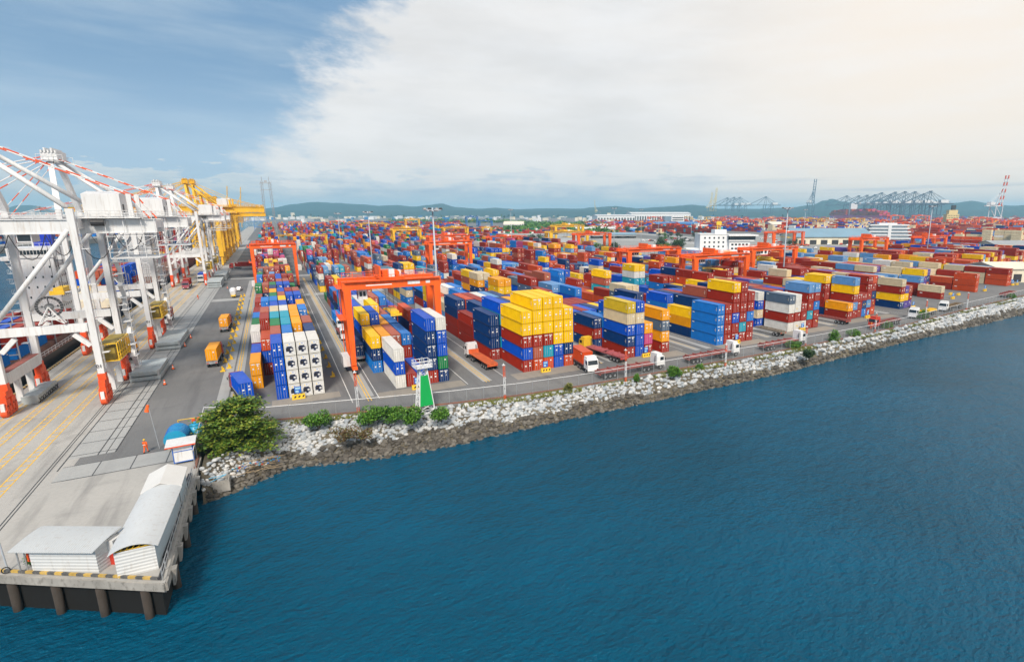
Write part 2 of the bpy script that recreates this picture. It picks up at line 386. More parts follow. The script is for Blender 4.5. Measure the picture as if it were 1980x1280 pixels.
# ------------------------------------------------------------------ rip-rap shore
def fence_y(x):
    for (x0, y0), (x1, y1) in zip(FENCE[1:], FENCE[2:]):
        if x0 <= x <= x1: return y0+(y1-y0)*(x-x0)/(x1-x0)
    return FENCE[1][1] if x < FENCE[1][0] else FENCE[-1][1]
SH = [(-11.4, 83.2, 81.2), (-7, 90., 83.6), (-1, 96.6, 87.6), (6, 94.8, 85.6), (15, 92.3, 83.6), (24, 90, 83.2), (36, 87.8, 83.6), (60, 86.6, 83.6), (100, 86.2, 84.0), (150, 88.2, 87.2), (210, 94.4, 89.6), (262, 98.6, 92.6), (330, 104, 98), (420, 110, 104)]
def shore(x):
    """y of the bank crest and of the waterline"""
    for a, b in zip(SH, SH[1:]):
        if a[0] <= x <= b[0]:
            t = (x-a[0])/(b[0]-a[0]); return a[1]+(b[1]-a[1])*t, a[2]+(b[2]-a[2])*t
    return SH[0][1:] if x < SH[0][0] else SH[-1][1:]
bank = MB(); xs = [-11.3+i*2.5 for i in range(173)]
for i, x in enumerate(xs):
    cy, wy = shore(x); fy = fence_y(x)
    prof = [(fy+.6, -.05), (cy, -.25), (cy*.5+wy*.5, -2.1), (wy, -4.1), (wy-3.4, -6.6)]
    bank.v += [(x, y, z) for y, z in prof]
n = 5
for i in range(len(xs)-1):
    for j in range(n-1): bank.f.append((i*n+j, i*n+j+1, (i+1)*n+j+1, (i+1)*n+j)); bank.m.append(0)
M_bank = ground_mat('bank_soil', (.10, .085, .06), (.15, .13, .09), (.06, .055, .04))
struct(bank.obj('shore_bank', M_bank))
ico = bmesh.new(); bmesh.ops.create_icosphere(ico, subdivisions=1, radius=1.)
IV = [v.co.copy() for v in ico.verts]; IFc = [tuple(v.index for v in f.verts) for f in ico.faces]; ico.free()
ico = bmesh.new(); bmesh.ops.create_icosphere(ico, subdivisions=2, radius=1.)
IV2 = [v.co.copy() for v in ico.verts]; IF2 = [tuple(v.index for v in f.verts) for f in ico.faces]; ico.free()
def rock(b, p, r, m=0, fine=False):
    q = Matrix.Rotation(random.uniform(0, 6.3), 3, 'Z') @ Matrix.Rotation(random.uniform(0, 6.3), 3, 'X')
    sx, sy, sz = random.uniform(.85, 1.3), random.uniform(.75, 1.1), random.uniform(.6, .95)
    cut = [Vector((random.gauss(0, 1), random.gauss(0, 1), random.gauss(0, 1))).normalized() for _ in range(7)]
    vs = []
    for v in (IV2 if fine else IV):
        c = v.copy()
        for k in cut:
            d = c.dot(k)
            if d > .68: c -= k*(d-.68)
        c = q @ c; vs.append((p[0]+c.x*sx*r, p[1]+c.y*sy*r, p[2]+c.z*sz*r))
    b.add(vs, IF2 if fine else IFc, m)
def stone(name, cols):
    m, nt, b = newmat(name)
    g = N(nt, 'ShaderNodeNewGeometry'); c = ramp(nt, g.outputs['Random Per Island'], [(0., cols[0]), (.5, cols[1]), (1., cols[2])])
    n2 = noise(nt, 3.5, 5); c = mixrgb(nt, ramp(nt, n2, [(.45, 0.), (.7, .55)]), c, tuple(x*.45 for x in cols[0]))
    nt.links.new(c, b.inputs['Base Color']); b.inputs['Roughness'].default_value = .85; return m
M_rockp = stone('pale_limestone', ((.30, .335, .37), (.43, .45, .465), (.58, .575, .56)))
M_rockd = stone('dark_wet_stone', ((.055, .049, .042), (.105, .094, .080), (.19, .175, .15)))
pale, dark = MB(), MB()
x = -11.
while x < 300:
    cy, wy = shore(x); depth = cy-wy; near = x < 115
    r0 = .38 if x < 1 else .50 if x < 60 else (.66 if near else .82)
    nrow = max(4, int(math.hypot(depth, 3.9)/(r0*1.1)))
    for j in range(nrow+3):
        t = (j+random.uniform(-.3, .3))/nrow
        px = x+random.uniform(-.4, .4)*r0*1.6
        cy, wy = shore(px)
        y = cy+(wy-cy)*t; z = -.25-3.85*t+random.uniform(-.05, .3)
        r = r0*random.choice((random.uniform(.42, .8), random.uniform(.7, 1.2)))
        lim = .60+.06*sin(px*.21)+.05*sin(px*.63)+(.1 if px < 3 else 0)
        isd = t > lim+random.uniform(-.05, .05)
        rock(dark if isd else pale, (px, y, z), r*(1.05 if isd else 1), 0, x < 60)
    x += r0*1.02
stuff(pale.obj('pale_boulders', M_rockp)); stuff(dark.obj('dark_boulders', M_rockd))
tag(bpy.data.objects['pale_boulders'], 'pale grey limestone boulders forming the upper band of the sea bank', 'boulders')
tag(bpy.data.objects['dark_boulders'], 'dark wet boulders forming the lower band of the sea bank', 'boulders')

# ------------------------------------------------------------------ vegetation
def leafmat(name, a, b_, c_):
    m, nt, b = newmat(name)
    g = N(nt, 'ShaderNodeNewGeometry'); c = ramp(nt, g.outputs['Random Per Island'], [(0., a), (.55, b_), (1., c_)])
    nt.links.new(c, b.inputs['Base Color']); b.inputs['Roughness'].default_value = .6
    b.inputs['Subsurface Weight'].default_value = 0.
    return m
M_leaf = leafmat('almond_tree_leaves', (.028, .075, .006), (.085, .17, .010), (.26, .28, .03))
M_leafb = leafmat('bush_leaves', (.025, .09, .008), (.06, .18, .012), (.14, .28, .025))
M_leafd = leafmat('dark_tree_leaves', (.008, .03, .008), (.018, .055, .012), (.04, .085, .02))
M_dry = leafmat('dry_scrub_leaves', (.10, .05, .02), (.16, .10, .04), (.10, .14, .03))
M_grass = leafmat('verge_grass', (.09, .13, .02), (.17, .18, .035), (.26, .23, .08))
def leaf(b, p, s, flat=.5, m=0):
    d = Vector((random.gauss(0, 1), random.gauss(0, 1), random.gauss(0, flat))).normalized()
    u = d.cross(Vector((random.gauss(0, .35), random.gauss(0, .35), 1))).normalized()
    p = Vector(p)
    b.add([p, p+d*s*.5+u*s*.3, p+d*s, p+d*s*.5-u*s*.3], [(0, 1, 2, 3)], m)
def tiered_tree(loc, label, cat):
    root = empty('coastal_tree', loc, label, cat)
    t = MB(); limbs = []
    t.tube((0, 0, -1), (.2, .2, 3.2), .34, .24, 10)
    cr = MB()
    for k in range(92):
        h = random.random()
        z = 1.3+7.0*h; R = 5.9*(1-h)**.45*random.uniform(.45, 1.05)+.5
        a = random.uniform(0, 2*pi)
        tip = Vector((R*cos(a)*1.03-.1, R*sin(a)*.9, z-.4*R*.1))
        st = Vector((.2*h, .2*h, min(1.2+z*.62, 7.4)))
        if k % 2 == 0: t.tube(st, st.lerp(tip, .8), .10*(1.2-h), .03, 5)
        nn = int(110+60*R*.6)
        for i in range(nn):
            u = random.uniform(.35, 1.04)
            w_ = .5+u*.75
            c = st.lerp(tip, u)+Vector((random.gauss(0, w_*.5), random.gauss(0, w_*.5), random.gauss(0, .16)+.15))
            leaf(cr, c, random.uniform(.36, .62), .25)
    t.tube((.2, .2, 3), (.1, .1, 7.6), .24, .05, 8)
    t.obj('trunk', M_bark, root); cr.obj('crown', M_leaf, root)
    return root
tiered_tree((-6.9, 91.2, -1.7), 'large dense green tree with tiered branches on the stony shore', 'tree')
def bush(name, loc, size, mat, label, cat='bush', group=None, nleaf=900, s=.3):
    root = empty(name, loc, label, cat, group)
    c, st = MB(), MB()
    lob = [(random.uniform(-.6, .6)*size[0], random.uniform(-.6, .6)*size[1], random.uniform(.25, .75)*size[2], random.uniform(.35, .62)) for _ in range(9)]
    for i in range(int(nleaf*1.6)):
        lx, ly, lz, lr = random.choice(lob)
        v = Vector((random.gauss(0, 1), random.gauss(0, 1), random.gauss(0, 1))).normalized()*random.uniform(.6, 1.)**.6*lr
        leaf(c, (lx+v.x*size[0], ly+v.y*size[1], max(.02, lz+v.z*size[2]*.6)), random.uniform(.8, 1.5)*s, .8)
    for l in lob[:5]: st.tube((0, 0, -.3), (l[0]*.8, l[1]*.8, l[2]*.8), .05, .02, 5)
    c.obj('foliage', mat, root); st.obj('stem', M_bark, root); return root
GB = 'green bushes along the shore fence'
def gb(px, py, w_, h, label, mat=None, n=900, s=.3, dz=-.3):
    p = G(px, py); bush('shore_bush', (p.x, p.y, dz), (w_*1.1, w_*.8, h*1.3), mat or M_leafb, label, 'bush', GB, n, s)
gb(617, 822, 1.9, 2.0, 'rounded green bush on the shore, first to the right of the big tree', None, 1300)
gb(665, 838, 2.2, 1.5, 'low brown and rust coloured dry scrub between the shore bushes', M_dry, 900, .24, -1.)
gb(704, 838, 1.4, 1.3, 'small rust tinged dry bush just below the long hedge', M_dry, 500, .24, -1.)
gb(712, 816, 2.5, 2.2, 'left half of the long green hedge left of the green beacon', None, 1500)
gb(752, 812, 2.5, 2.0, 'right half of the long green hedge left of the green beacon', None, 1500)
gb(796, 815, 1.7, 2.2, 'green bush at the left foot of the green beacon tower', None, 1200)
gb(848, 808, 1.8, 1.6, 'green bush at the right foot of the green beacon tower', None, 1100)
gb(1101, 755, .9, 1.3, 'sparse yellowish weed tuft standing against the fence by the white lorry', M_grass, 500, .3, -.2)
gb(1231, 735, .7, 1.1, 'small round green bush behind the first red flatbed lorry', None, 500, .26, -.2)
gb(1303, 724, 1.5, 1.7, 'broad green bush between the first two red flatbed lorries', None, 1200)
gb(1352, 712, .8, .9, 'little green bush left of the second white cab', None, 400, .26, -.2)
gb(1530, 672, 2.2, 1.8, 'tangled green bush in front of the third white cab', None, 1300)
gb(1566, 684, 1.6, 1.5, 'dark green bush low on the bank beyond the third white cab', M_leafd, 1000, .3, -.8)
gb(1612, 660, 1.8, 2.5, 'tall yellowish green bush against the fence right of the third cab', None, 1200)
gb(1650, 650, 2.2, 1.6, 'creeper covered clump on the fence left of the red cab', M_leafb, 1000)
gb(1716, 634, 2., 1.9, 'round green bush in front of the red cab', None, 900, .36)
gb(1779, 616, 2.2, 2.4, 'round green bush below the white cab with yellow trailer', None, 900, .4)
gb(1955, 576, 2.0, 1.6, 'lone small bush by the fence at the far right', None, 500, .4)
gv = MB()
for i in range(26000):
    x = random.uniform(-9, 270); cy, wy = shore(x); fy = fence_y(x)
    dens = .45+.45*sin(x*.19)+.35*sin(x*.47)+(.35 if 24 < x < 48 else 0)
    if random.random() > dens: continue
    y = random.uniform(cy-.2, fy-.5) if random.random() < .8 else cy-random.uniform(0, .8)
    z = -.2
    for k in range(2):
        d = Vector((random.gauss(0, .35), random.gauss(0, .35), 1)).normalized()*random.uniform(.25, .6)
        u = Vector((random.gauss(0, 1), random.gauss(0, 1), 0)).normalized()*.11
        p = Vector((x+random.gauss(0, .12), y+random.gauss(0, .12), z)); gv.add([p-u, p+u, p+d], [(0, 1, 2)])
stuff(tag(gv.obj('verge_grass', M_grass), 'dry grass and weeds growing between fence and boulders', 'grass'))

# ------------------------------------------------------------------ chain-link fence
def wire():
    m, nt, b = newmat('chain_link_mesh')
    tc = N(nt, 'ShaderNodeTexCoord'); 
    b.inputs['Base Color'].default_value = (.30, .31, .32, 1); b.inputs['Roughness'].default_value = .6; b.inputs['Metallic'].default_value = .3
    b.inputs['Alpha'].default_value = .16
    return m
M_wire = wire()
fr = empty('boundary_fence', (0, 0, 0), 'long chain link fence with white top rail along the shore road', 'fence')
fp, ft, fm, fk = MB(), MB(), MB(), MB()
pts = []
for (x0, y0), (x1, y1) in zip(FENCE, FENCE[1:]):
    d = math.hypot(x1-x0, y1-y0); n = max(1, round(d/3.2))
    pts += [(x0+(x1-x0)*i/n, y0+(y1-y0)*i/n) for i in range(n)]
pm_ = MB().tube((0, 0, -.2), (0, 0, 2.4), .045, n=6).tube((0, 0, 2.4), (0, -.25, 2.75), .035, n=5).mesh('post', M_steel)
for i, (x, y) in enumerate(pts):
    if i < 100: link('post', pm_, fr).location = (x, y, 0)
    else: fp.tube((x, y, -.2), (x, y, 2.4), .045, n=6); fp.tube((x, y, 2.4), (x, y-.25, 2.75), .035, n=5)
for a, b in zip(pts, pts[1:]):
    ft.tube((*a, 2.38), (*b, 2.38), .05, n=6)
    fm.add([(*a, .1), (*b, .1), (*b, 2.36), (*a, 2.36)], [(0, 1, 2, 3)])
    fk.beam((*a, -.05), (*b, -.05), .3, .5)
stuff(fp.obj('far_posts', M_steel, fr)); ft.obj('top_rail', M_white, fr); fm.obj('wire_mesh', M_wire, fr); fk.obj('kerb_plinth', paint('rusty_fence_plinth', (.22, .10, .07), .9, .3), fr)

# red and white marker poles on the fence line
def marker(px, py, zt, label):
    p = G(px, py); r = empty('marker_pole', (p.x, p.y, -.2), label, 'pole', 'red and white lattice poles on the fence line')
    a, b = MB(), MB()
    nseg = 6; w_ = .17
    for i in range(nseg):
        z0, z1 = zt*i/nseg, zt*(i+1)/nseg; mb = a if i in (0, 4, 5) else b
        for (sx, sy) in ((-1, -1), (1, -1), (0, 1)): mb.tube((sx*w_, sy*w_, z0), (sx*w_, sy*w_, z1), .045, n=5)
        mb.tube((-w_, -w_, z0), (w_, -w_, z1), .03, n=4); mb.tube((w_, -w_, z0), (0, w_, z1), .03, n=4)
    a.obj('red_section', M_redst, r); b.obj('white_section', M_white, r)
    l = MB().tube((0, 0, zt), (0, 0, zt+.35), .12, .09, 8); l.box((0, 0, zt+.02), (.5, .5, .06)); l.obj('lamp', M_white, r)
marker(693, 797, 7.2, 'red and white lattice pole left of the green beacon tower')
marker(976, 772, 6.6, 'red and white lattice pole in front of the yellow container stacks')
marker(1209, 737, 6.6, 'red and white lattice pole behind the first red flatbed lorry')
marker(1402, 706, 4.9, 'red and white lattice pole beside the second white cab')
marker(1557, 668, 5.0, 'red and white lattice pole before the white container stacks')
marker(1691, 641, 5.4, 'red and white lattice pole beside the red lorry cab')
marker(1788, 617, 6.2, 'red and white lattice pole between the two far white cabs')
marker(1868, 600, 6.2, 'red and white lattice pole in front of the orange red stack')
# ------------------------------------------------------------------ containers
CC = {'R': ('dark red', (.34, .022, .008)), 'O': ('orange red', (.62, .075, .015)), 'S': ('faded salmon red', (.42, .10, .055)),
 'Y': ('bright yellow', (1., .58, .0)), 'A': ('amber yellow', (.95, .38, .0)), 'B': ('royal blue', (.0, .080, .54)), 'N': ('navy blue', (.001, .036, .16)),
 'L': ('sky blue', (.01, .19, .62)), 'C': ('cyan', (.015, .36, .50)), 'W': ('white', (.76, .75, .71)), 'G': ('slate grey', (.10, .15, .22)),
 'E': ('green', (.008, .20, .06)), 'T': ('cream', (.70, .58, .38)), 'P': ('pink', (.58, .07, .22)), 'V': ('violet blue', (.11, .07, .36)), 'K': ('light blue', (.13, .32, .62)),
 'M': ('mustard yellow', (.62, .44, .02))}
def cont_mat(code):
    key = 'container_paint_'+CC[code][0].replace(' ', '_')
    if key in MATS: return MATS[key]
    col = CC[code][1]; m, nt, b = newmat(key)
    oi = N(nt, 'ShaderNodeObjectInfo')
    n1 = noise(nt, .55, 5, 'Object'); n2 = noise(nt, 2.6, 5, 'Object', (1, 1, .25)); n3 = noise(nt, .9, 4, 'Object')
    c = mixrgb(nt, ramp(nt, n1, [(.3, 0.), (.7, 1.)]), tuple(x*.84 for x in col), tuple(min(1, x*1.1) for x in col))
    c = mixrgb(nt, ramp(nt, oi.outputs['Random'], [(0., 0.), (1., .5)]), c, tuple(x*.66+.002 for x in col))
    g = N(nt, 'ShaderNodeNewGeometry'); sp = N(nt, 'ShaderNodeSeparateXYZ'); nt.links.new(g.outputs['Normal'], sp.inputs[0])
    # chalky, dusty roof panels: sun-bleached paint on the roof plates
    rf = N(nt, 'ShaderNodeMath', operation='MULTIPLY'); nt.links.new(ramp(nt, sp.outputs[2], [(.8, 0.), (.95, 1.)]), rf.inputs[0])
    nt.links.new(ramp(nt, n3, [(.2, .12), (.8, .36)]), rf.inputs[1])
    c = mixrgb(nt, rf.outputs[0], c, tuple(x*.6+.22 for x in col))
    c = mixrgb(nt, ramp(nt, n2, [(.58, 0.), (.80, .45)]), c, (.11, .035, .015))
    nt.links.new(c, b.inputs['Base Color']); b.inputs['Roughness'].default_value = .6; b.inputs['Specular IOR Level'].default_value = .06
    MATS[key] = m; return m
M_rod = paint('container_door_gear', (.34, .34, .34), .5, .2, 3., (.2, .15, .1), .4)
M_mark = paint('container_white_marks', (.80, .80, .78), .6, .1)
M_ymark = paint('container_yellow_marks', (.85, .55, .03), .6, .1)
CW, CH, CL40, CL20 = 2.44, 2.59, 12.19, 6.06
CHP = 2.625
BODY, DOOR = {}, {}
def body_mesh(code, L):
    k = (code, L)
    if k in BODY: return BODY[k]
    b = MB(); h = CW/2; t = .12
    # corner posts, rails
    for sx in (-1, 1):
        for y in (t/2, L-t/2): b.box((sx*(h-t/2), y, CH/2), (t, t, CH))
        b.box((sx*(h-t/2), L/2, .08), (t, L-2*t, .16)); b.box((sx*(h-t/2), L/2, CH-.05), (t, L-2*t, .10))
    for y in (t/2, L-t/2):
        b.box((0, y, .07), (CW-2*t, t, .14)); b.box((0, y, CH-.06), (CW-2*t, t, .12))
    # ribbed side walls
    per = .42; n = int((L-2*t)/per); per = (L-2*t)/n
    for sx in (-1, 1):
        xo, xi = sx*(h-.03), sx*(h-.09); prof = []
        for i in range(n):
            y = t+i*per; prof += [(xo, y+.05*per), (xo, y+.45*per), (xi, y+.55*per), (xi, y+.95*per)]
        vs = [(x, y, .16) for x, y in prof]+[(x, y, CH-.10) for x, y in prof]; m_ = len(prof)
        b.add(vs, [(i, i+1, i+1+m_, i+m_) if sx > 0 else (i+1, i, i+m_, i+1+m_) for i in range(m_-1)])
    b.add([(-h+.03, .06, CH-.025), (h-.03, .06, CH-.025), (h-.03, L-.06, CH-.025), (-h+.03, L-.06, CH-.025)], [(0, 1, 2, 3)])
    b.add([(-h+t, L-.05, .14), (h-t, L-.05, .14), (h-t, L-.05, CH-.12), (-h+t, L-.05, CH-.12)], [(3, 2, 1, 0)])
    b.add([(-h+t, .10, .14), (h-t, .10, .14), (h-t, .10, CH-.12), (-h+t, .10, CH-.12)], [(0, 1, 2, 3)])
    # id marks on the side
    for sx in (-1, 1):
        for (y0, y1, z0, z1, mm) in ((L-1.5, L-.5, 2.05, 2.3, 1), (.5, .62, .9, 1.9, 1), (.75, .95, 1.2, 1.4, 2)):
            x = sx*(h+.006); b.add([(x, y0, z0), (x, y1, z0), (x, y1, z1), (x, y0, z1)], [(0, 1, 2, 3) if sx > 0 else (3, 2, 1, 0)], mm)
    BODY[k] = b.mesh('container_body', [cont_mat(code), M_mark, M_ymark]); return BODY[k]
def door_mesh(code, side, var):
    k = (code, side, var)
    if k in DOOR: return DOOR[k]
    b = MB(); x0, x1 = (.012, 1.09) if side > 0 else (-1.09, -.012)
    b.b2(x0, x1, .035, .09, .16, CH-.14, 0)
    for z in (.55, 1.1, 1.65, 2.1): b.b2(x0+.05, x1-.05, .015, .034, z-.04, z+.04, 0)
    for fx in (.27, .74):
        x = x0+(x1-x0)*fx; b.b2(x-.028, x+.028, -.012, .014, .12, CH-.08, 1); b.b2(x-.02, x+.10, -.03, -.013, 1.0, 1.05, 1)
    rr = random.Random(var*7+side)
    b.b2(x0+.36, x0+.66, -.002, .0145, 1.75, 2.02, 2) if side > 0 else None
    if var != 1: b.b2(x0+.3+rr.random()*.2, x0+.62+rr.random()*.1, -.002, .0145, 1.15, 1.45, 3 if rr.random() < .5 else 2)
    if var == 2: b.b2(x0+.12, x1-.12, -.001, .0145, 2.12, 2.3, 2)
    DOOR[k] = b.mesh('container_door', [cont_mat(code), M_rod, M_mark, M_ymark]); return DOOR[k]
REEF = {}
def reefer_parts(o):
    if not REEF:
        b = MB(); b.b2(-1.0, 1.0, .03, .095, .2, CH-.2, 0); REEF['f'] = b.mesh('front_bulkhead', [M_whitec])
        b = MB(); b.b2(-.80, .76, -.03, .0295, .80, 1.52, 0); b.b2(-.62, .5, -.02, .0295, 1.53, 1.75, 0)
        b.tube((-.34, -.031, 1.16), (-.34, -.05, 1.16), .26, n=14, m=1); b.b2(.14, .6, -.045, -.031, 1.0, 1.3, 2); b.b2(-.2, .3, -.025, .0295, .5, .81, 0)
        REEF['u'] = b.mesh('cooling_unit', [paint('reefer_unit_blue_black', (.01, .02, .06), .5, .3, 3.), M_blk, M_white])
        b = MB(); b.b2(-.5, -.28, .018, .0295, 1.95, 2.15, 0); b.b2(-.1, .25, .018, .0295, 2.1, 2.2, 1); REEF['l'] = b.mesh('warning_label', [M_ymark, M_blue])
    for n_, k in (('bulkhead', 'f'), ('cooling_unit', 'u'), ('warning_label', 'l')): link(n_, REEF[k], o)
def container(code, size, loc, label, group, rz=0., sw=1., sl=1., reefer=False, parts=True):
    L_ = CL40 if size == 40 else CL20
    o = link('shipping_container', body_mesh(code, L_)); o.location = loc; o.rotation_euler.z = rz; o.scale = (sw, sl, .968)
    tag(o, label, 'container', group)
    if parts:
        if reefer: reefer_parts(o)
        else:
            v = random.randrange(3)
            for s_ in (-1, 1): link('door', door_mesh(code, s_, v), o)
    return o

# palette strings: each letter is one draw
PAL_L = 'RRRRSSBBBNNNLLCGWWAYEBK'; PAL_M = 'RRRRRROOSSBBBNNLLLGWTAYYCK'; PAL_R = 'RRRRROOOOOBNVKKTTWYYA'
# block: name, x of first column, pitch, box width, box length on the ground, gap, list of explicit rows, rows in all, y of front row
BL = []
def block(name, x0, pitch, width, y0, L_, gap, rows, nrows, pal, ncol, hmax=5, slope=0., dens=.92):
    BL.append(dict(name=name, x0=x0, pitch=pitch, width=width, y0=y0, L=L_, gap=gap, rows=rows, nrows=nrows, pal=pal, ncol=ncol, hmax=hmax, slope=slope, dens=dens))
block('reefer block beside the apron', -6.1, 1.98, 1.80, 109.6, 8.8, .5, [
  '- - BBBB wwww wwww wwww', 'AA - RBRS RBBL NRG RBBN', 'BB RBO BNOE CRKC NGRA NBSS', 'NRW RSSR NREC BNKC BRRA NNB',
  'NLE WBNS RNST SBSW BCAA BBKL', 'BBL NKL NRBB NBBB SAA LBNA', 'CRR BLLL NCLL YYAY NBB NSB', 'RS NBL LLEE AARS RSRB NLBB', 'WRR RSE EAAA SBNB RSRR RRBS'], 24, PAL_L, 6, 4)
block('block under the near orange gantry', 15.6, 2.08, 1.88, 105.4, 12.6, .6, [
  '- WBW R B RNNNB NEBBW', 'LNY BNA RWS RRL LB BNR', 'LNBY NNBB WNA NBL RS BBNO', 'BNGB GNB WSGY CBS SNN NLO', 'LCBC BNG RNW RSRS BLRL GNB', 'NBCL SRG BNW LBR SRS RRR', 'ENR RRRS RRB NBB RSR RR', 'BNL YBA BNRL LLN RBS NRR', 'SNRR YRYY NBLG EBW RBY LLL'], 17, PAL_L, 6, 4)
block('block with the tall yellow stacks', 40.6, 2.44, 2.24, 103.0, 12.3, .5, [
  '- RBRYY OSRYYY OCRYYY BBYYYY ONYYY', 'RNNN RCNCB RBRN WRY NAYA ECAAA', 'RRR RRLN BNRR RCLC NLKN BYLA', 'RRNN RBRO BNRR BRLW NNAK RGYN'], 18, PAL_M, 6, 5)
block('block with the mustard and cream containers', 65.9, 2.5, 2.3, 101.6, 10.4, .5, [
  '- RNBTM BBBTB RPA - RAGA', 'NRN RBL R RLLB - NYYNN', 'LBB RRR ANB RRN BBY NYB'], 20, PAL_M, 6, 5)
block('block with the sky blue wall', 94.9, 2.6, 2.38, 100.3, 9.9, .5, [
  'LLLL RRRR RRBRRY RCRRRR RRLRR', 'NAY NBNN RRRRS BBYB LRRG', 'BRLB RRKN NRSR RKCB WRBN'], 24, PAL_M, 5, 5)
block('block with the white and grey stacks', 120.9, 2.66, 2.4, 102.2, 8.6, .5, [
  '- WRWG WRWW WRR RCRRK RRLRK', 'BTBW NRRN RRRR ORRR RRBB NSRR', 'RNLT RRRR RKBN RRBS RKRR RRRN'], 28, PAL_M, 6, 5)
block('block with the light blue and yellow stack', 154.4, 2.72, 2.44, 105., 8.4, .55, [
  'RA RKRYK RRR LNR RKRRR ORNRO', 'NRRRY NRRRY RRBR NLRR RRLR RRRR', 'RNLT RRYY RRYY RRKB RKRV RRRN'], 30, PAL_R, 6, 5, .10)
block('block with the cream over red stacks', 187.4, 2.72, 2.44, 107.8, 9., .55, [
  'NYRT VYV VRS', 'NRRV RRRT RVVK', 'RNVT RRRR RKBV', 'VVRR KRRB RRVR'], 28, PAL_R, 6, 4, .10)
block('block beside the cream pair', 222.0, 2.72, 2.44, 112.2, 9., .55, ['RT - - -', '- RRK VVVY VRNV', 'RRK RVT VNRT WRT', 'KRRT RRRV VVKR RRRR'], 28, PAL_R, 6, 4, .12)
block('block with the orange red wall', 255.2, 2.72, 2.44, 115.6, 9., .55, ['OOO - - -', 'RO RT TTR -', 'KOT OTT RRT RVRT', 'VRRT RRT VKR RRTK'], 26, PAL_R, 6, 4, .14)
block('block at the fence corner', 289.6, 2.8, 2.44, 118.5, 9., .55, ['OOR ORR K', 'TTR RVT TTK', 'RRT OVK VRV KRR'], 26, PAL_R, 5, 4, .14)
for bx_ in range(5): block('back block', 322.+bx_*30, 2.8, 2.44, 150.+bx_*6, 10., .6, [], 24, PAL_R, 7, 4, .1, .85)
# yard limits, found from what the photo shows beyond the rows
LIM = [(480, 424), (880, 426), (905, 456), (1000, 478), (1120, 499), (1250, 507), (1350, 517), (1470, 522), (1540, 505), (1640, 502), (1700, 491), (1760, 479), (1850, 471), (2100, 460)]
def yard_ok(x, y):
    px, py, d = S(x, y, 0)
    if d < 5: return False
    if px < 470: return False
    for (a, ya), (b, yb) in zip(LIM, LIM[1:]):
        if a <= px <= b: return py > ya+(yb-ya)*(px-a)/(b-a)
    return px > 2000 and py > 462
CELLS = []   # (block, row, col, x, y, string, size, w, L)
CROSS = [(249, 256), (330, 337)]
for B in BL:
    y = B['y0']; Yrow = []
    for r in range(B['nrows']):
        for (a, b) in CROSS:
            if y < b and y+B['L'] > a: y = b+.5
        Yrow.append(y)
        row = B['rows'][r].split() if r < len(B['rows']) else None
        for c in range(B['ncol']):
            x = B['x0']+c*B['pitch']+B['width']/2; yy = y+B['slope']*c*B['pitch']
            if not yard_ok(x, yy): continue
            if row is not None:
                s = row[c] if c < len(row) else '-'
                if s == '-': continue
            else:
                if random.random() > B['dens']: continue
                run = random.random() < .5
                h = min(B['hmax'], max(1, int(random.gauss(3.05, 1.1)+.5)))
                s = ''.join(random.choice(B['pal']) for _ in range(h))
                if run and CELLS and CELLS[-1][0] is B and random.random() < .35: s = s[:1]+CELLS[-1][5][1:]
            size = 40
            if row is None and random.random() < .3: size = 20
            CELLS.append((B, r, c, x, yy, s, size))
        y += B['L']+B['gap']
# yard rows further back, same pattern of blocks and lanes
HB = {}
for cell in CELLS: HB[(cell[0]['name'], cell[1], cell[2])] = len(cell[5])
CAND, FARC = [], []
for (B, r, c, x, y, s, size) in CELLS:
    hl = HB.get((B['name'], r, c-1), 0); hf = HB.get((B['name'], r-1, c), 0)
    for t, ch in enumerate(s):
        vis = 0.
        if t == len(s)-1: vis += 1.
        if t >= hf: vis += 1.6
        elif t >= hf-1: vis += .2
        if t >= hl: vis += 1.4
        d = S(x, y, t*CH)[2]; px = S(x, y, t*CH)[0]
        if px > 2010: vis = 0
        z0 = t*CH
        score = vis*B['width']*CH/(d*d)*1e4
        for k in range(1 if size == 40 else 2):
            CAND.append((score*(1 if size == 40 else .5), B, r, c, t, len(s), ch, x, y+(k*B['L']*.505 if k else 0), size, k))
CAND.sort(key=lambda q: -q[0])
TOPN = 262
ORD = ['first', 'second', 'third', 'fourth', 'fifth', 'sixth', 'seventh', 'eighth', 'ninth', 'tenth', 'eleventh', 'twelfth', 'thirteenth', 'fourteenth', 'fifteenth', 'sixteenth', 'seventeenth', 'eighteenth', 'nineteenth', 'twentieth']
SHORT = {'reefer block beside the apron': 'the reefer block', 'block under the near orange gantry': 'the near gantry block', 'block with the tall yellow stacks': 'the yellow stack block',
 'block with the mustard and cream containers': 'the mustard container block', 'block with the sky blue wall': 'the sky blue wall block', 'block with the white and grey stacks': 'the white stack block',
 'block with the light blue and yellow stack': 'the light blue block', 'block with the cream over red stacks': 'the cream block', 'block beside the cream pair': 'the cream pair block', 'block with the orange red wall': 'the orange wall block', 'block at the fence corner': 'the fence corner block', 'back block': 'the back block'}
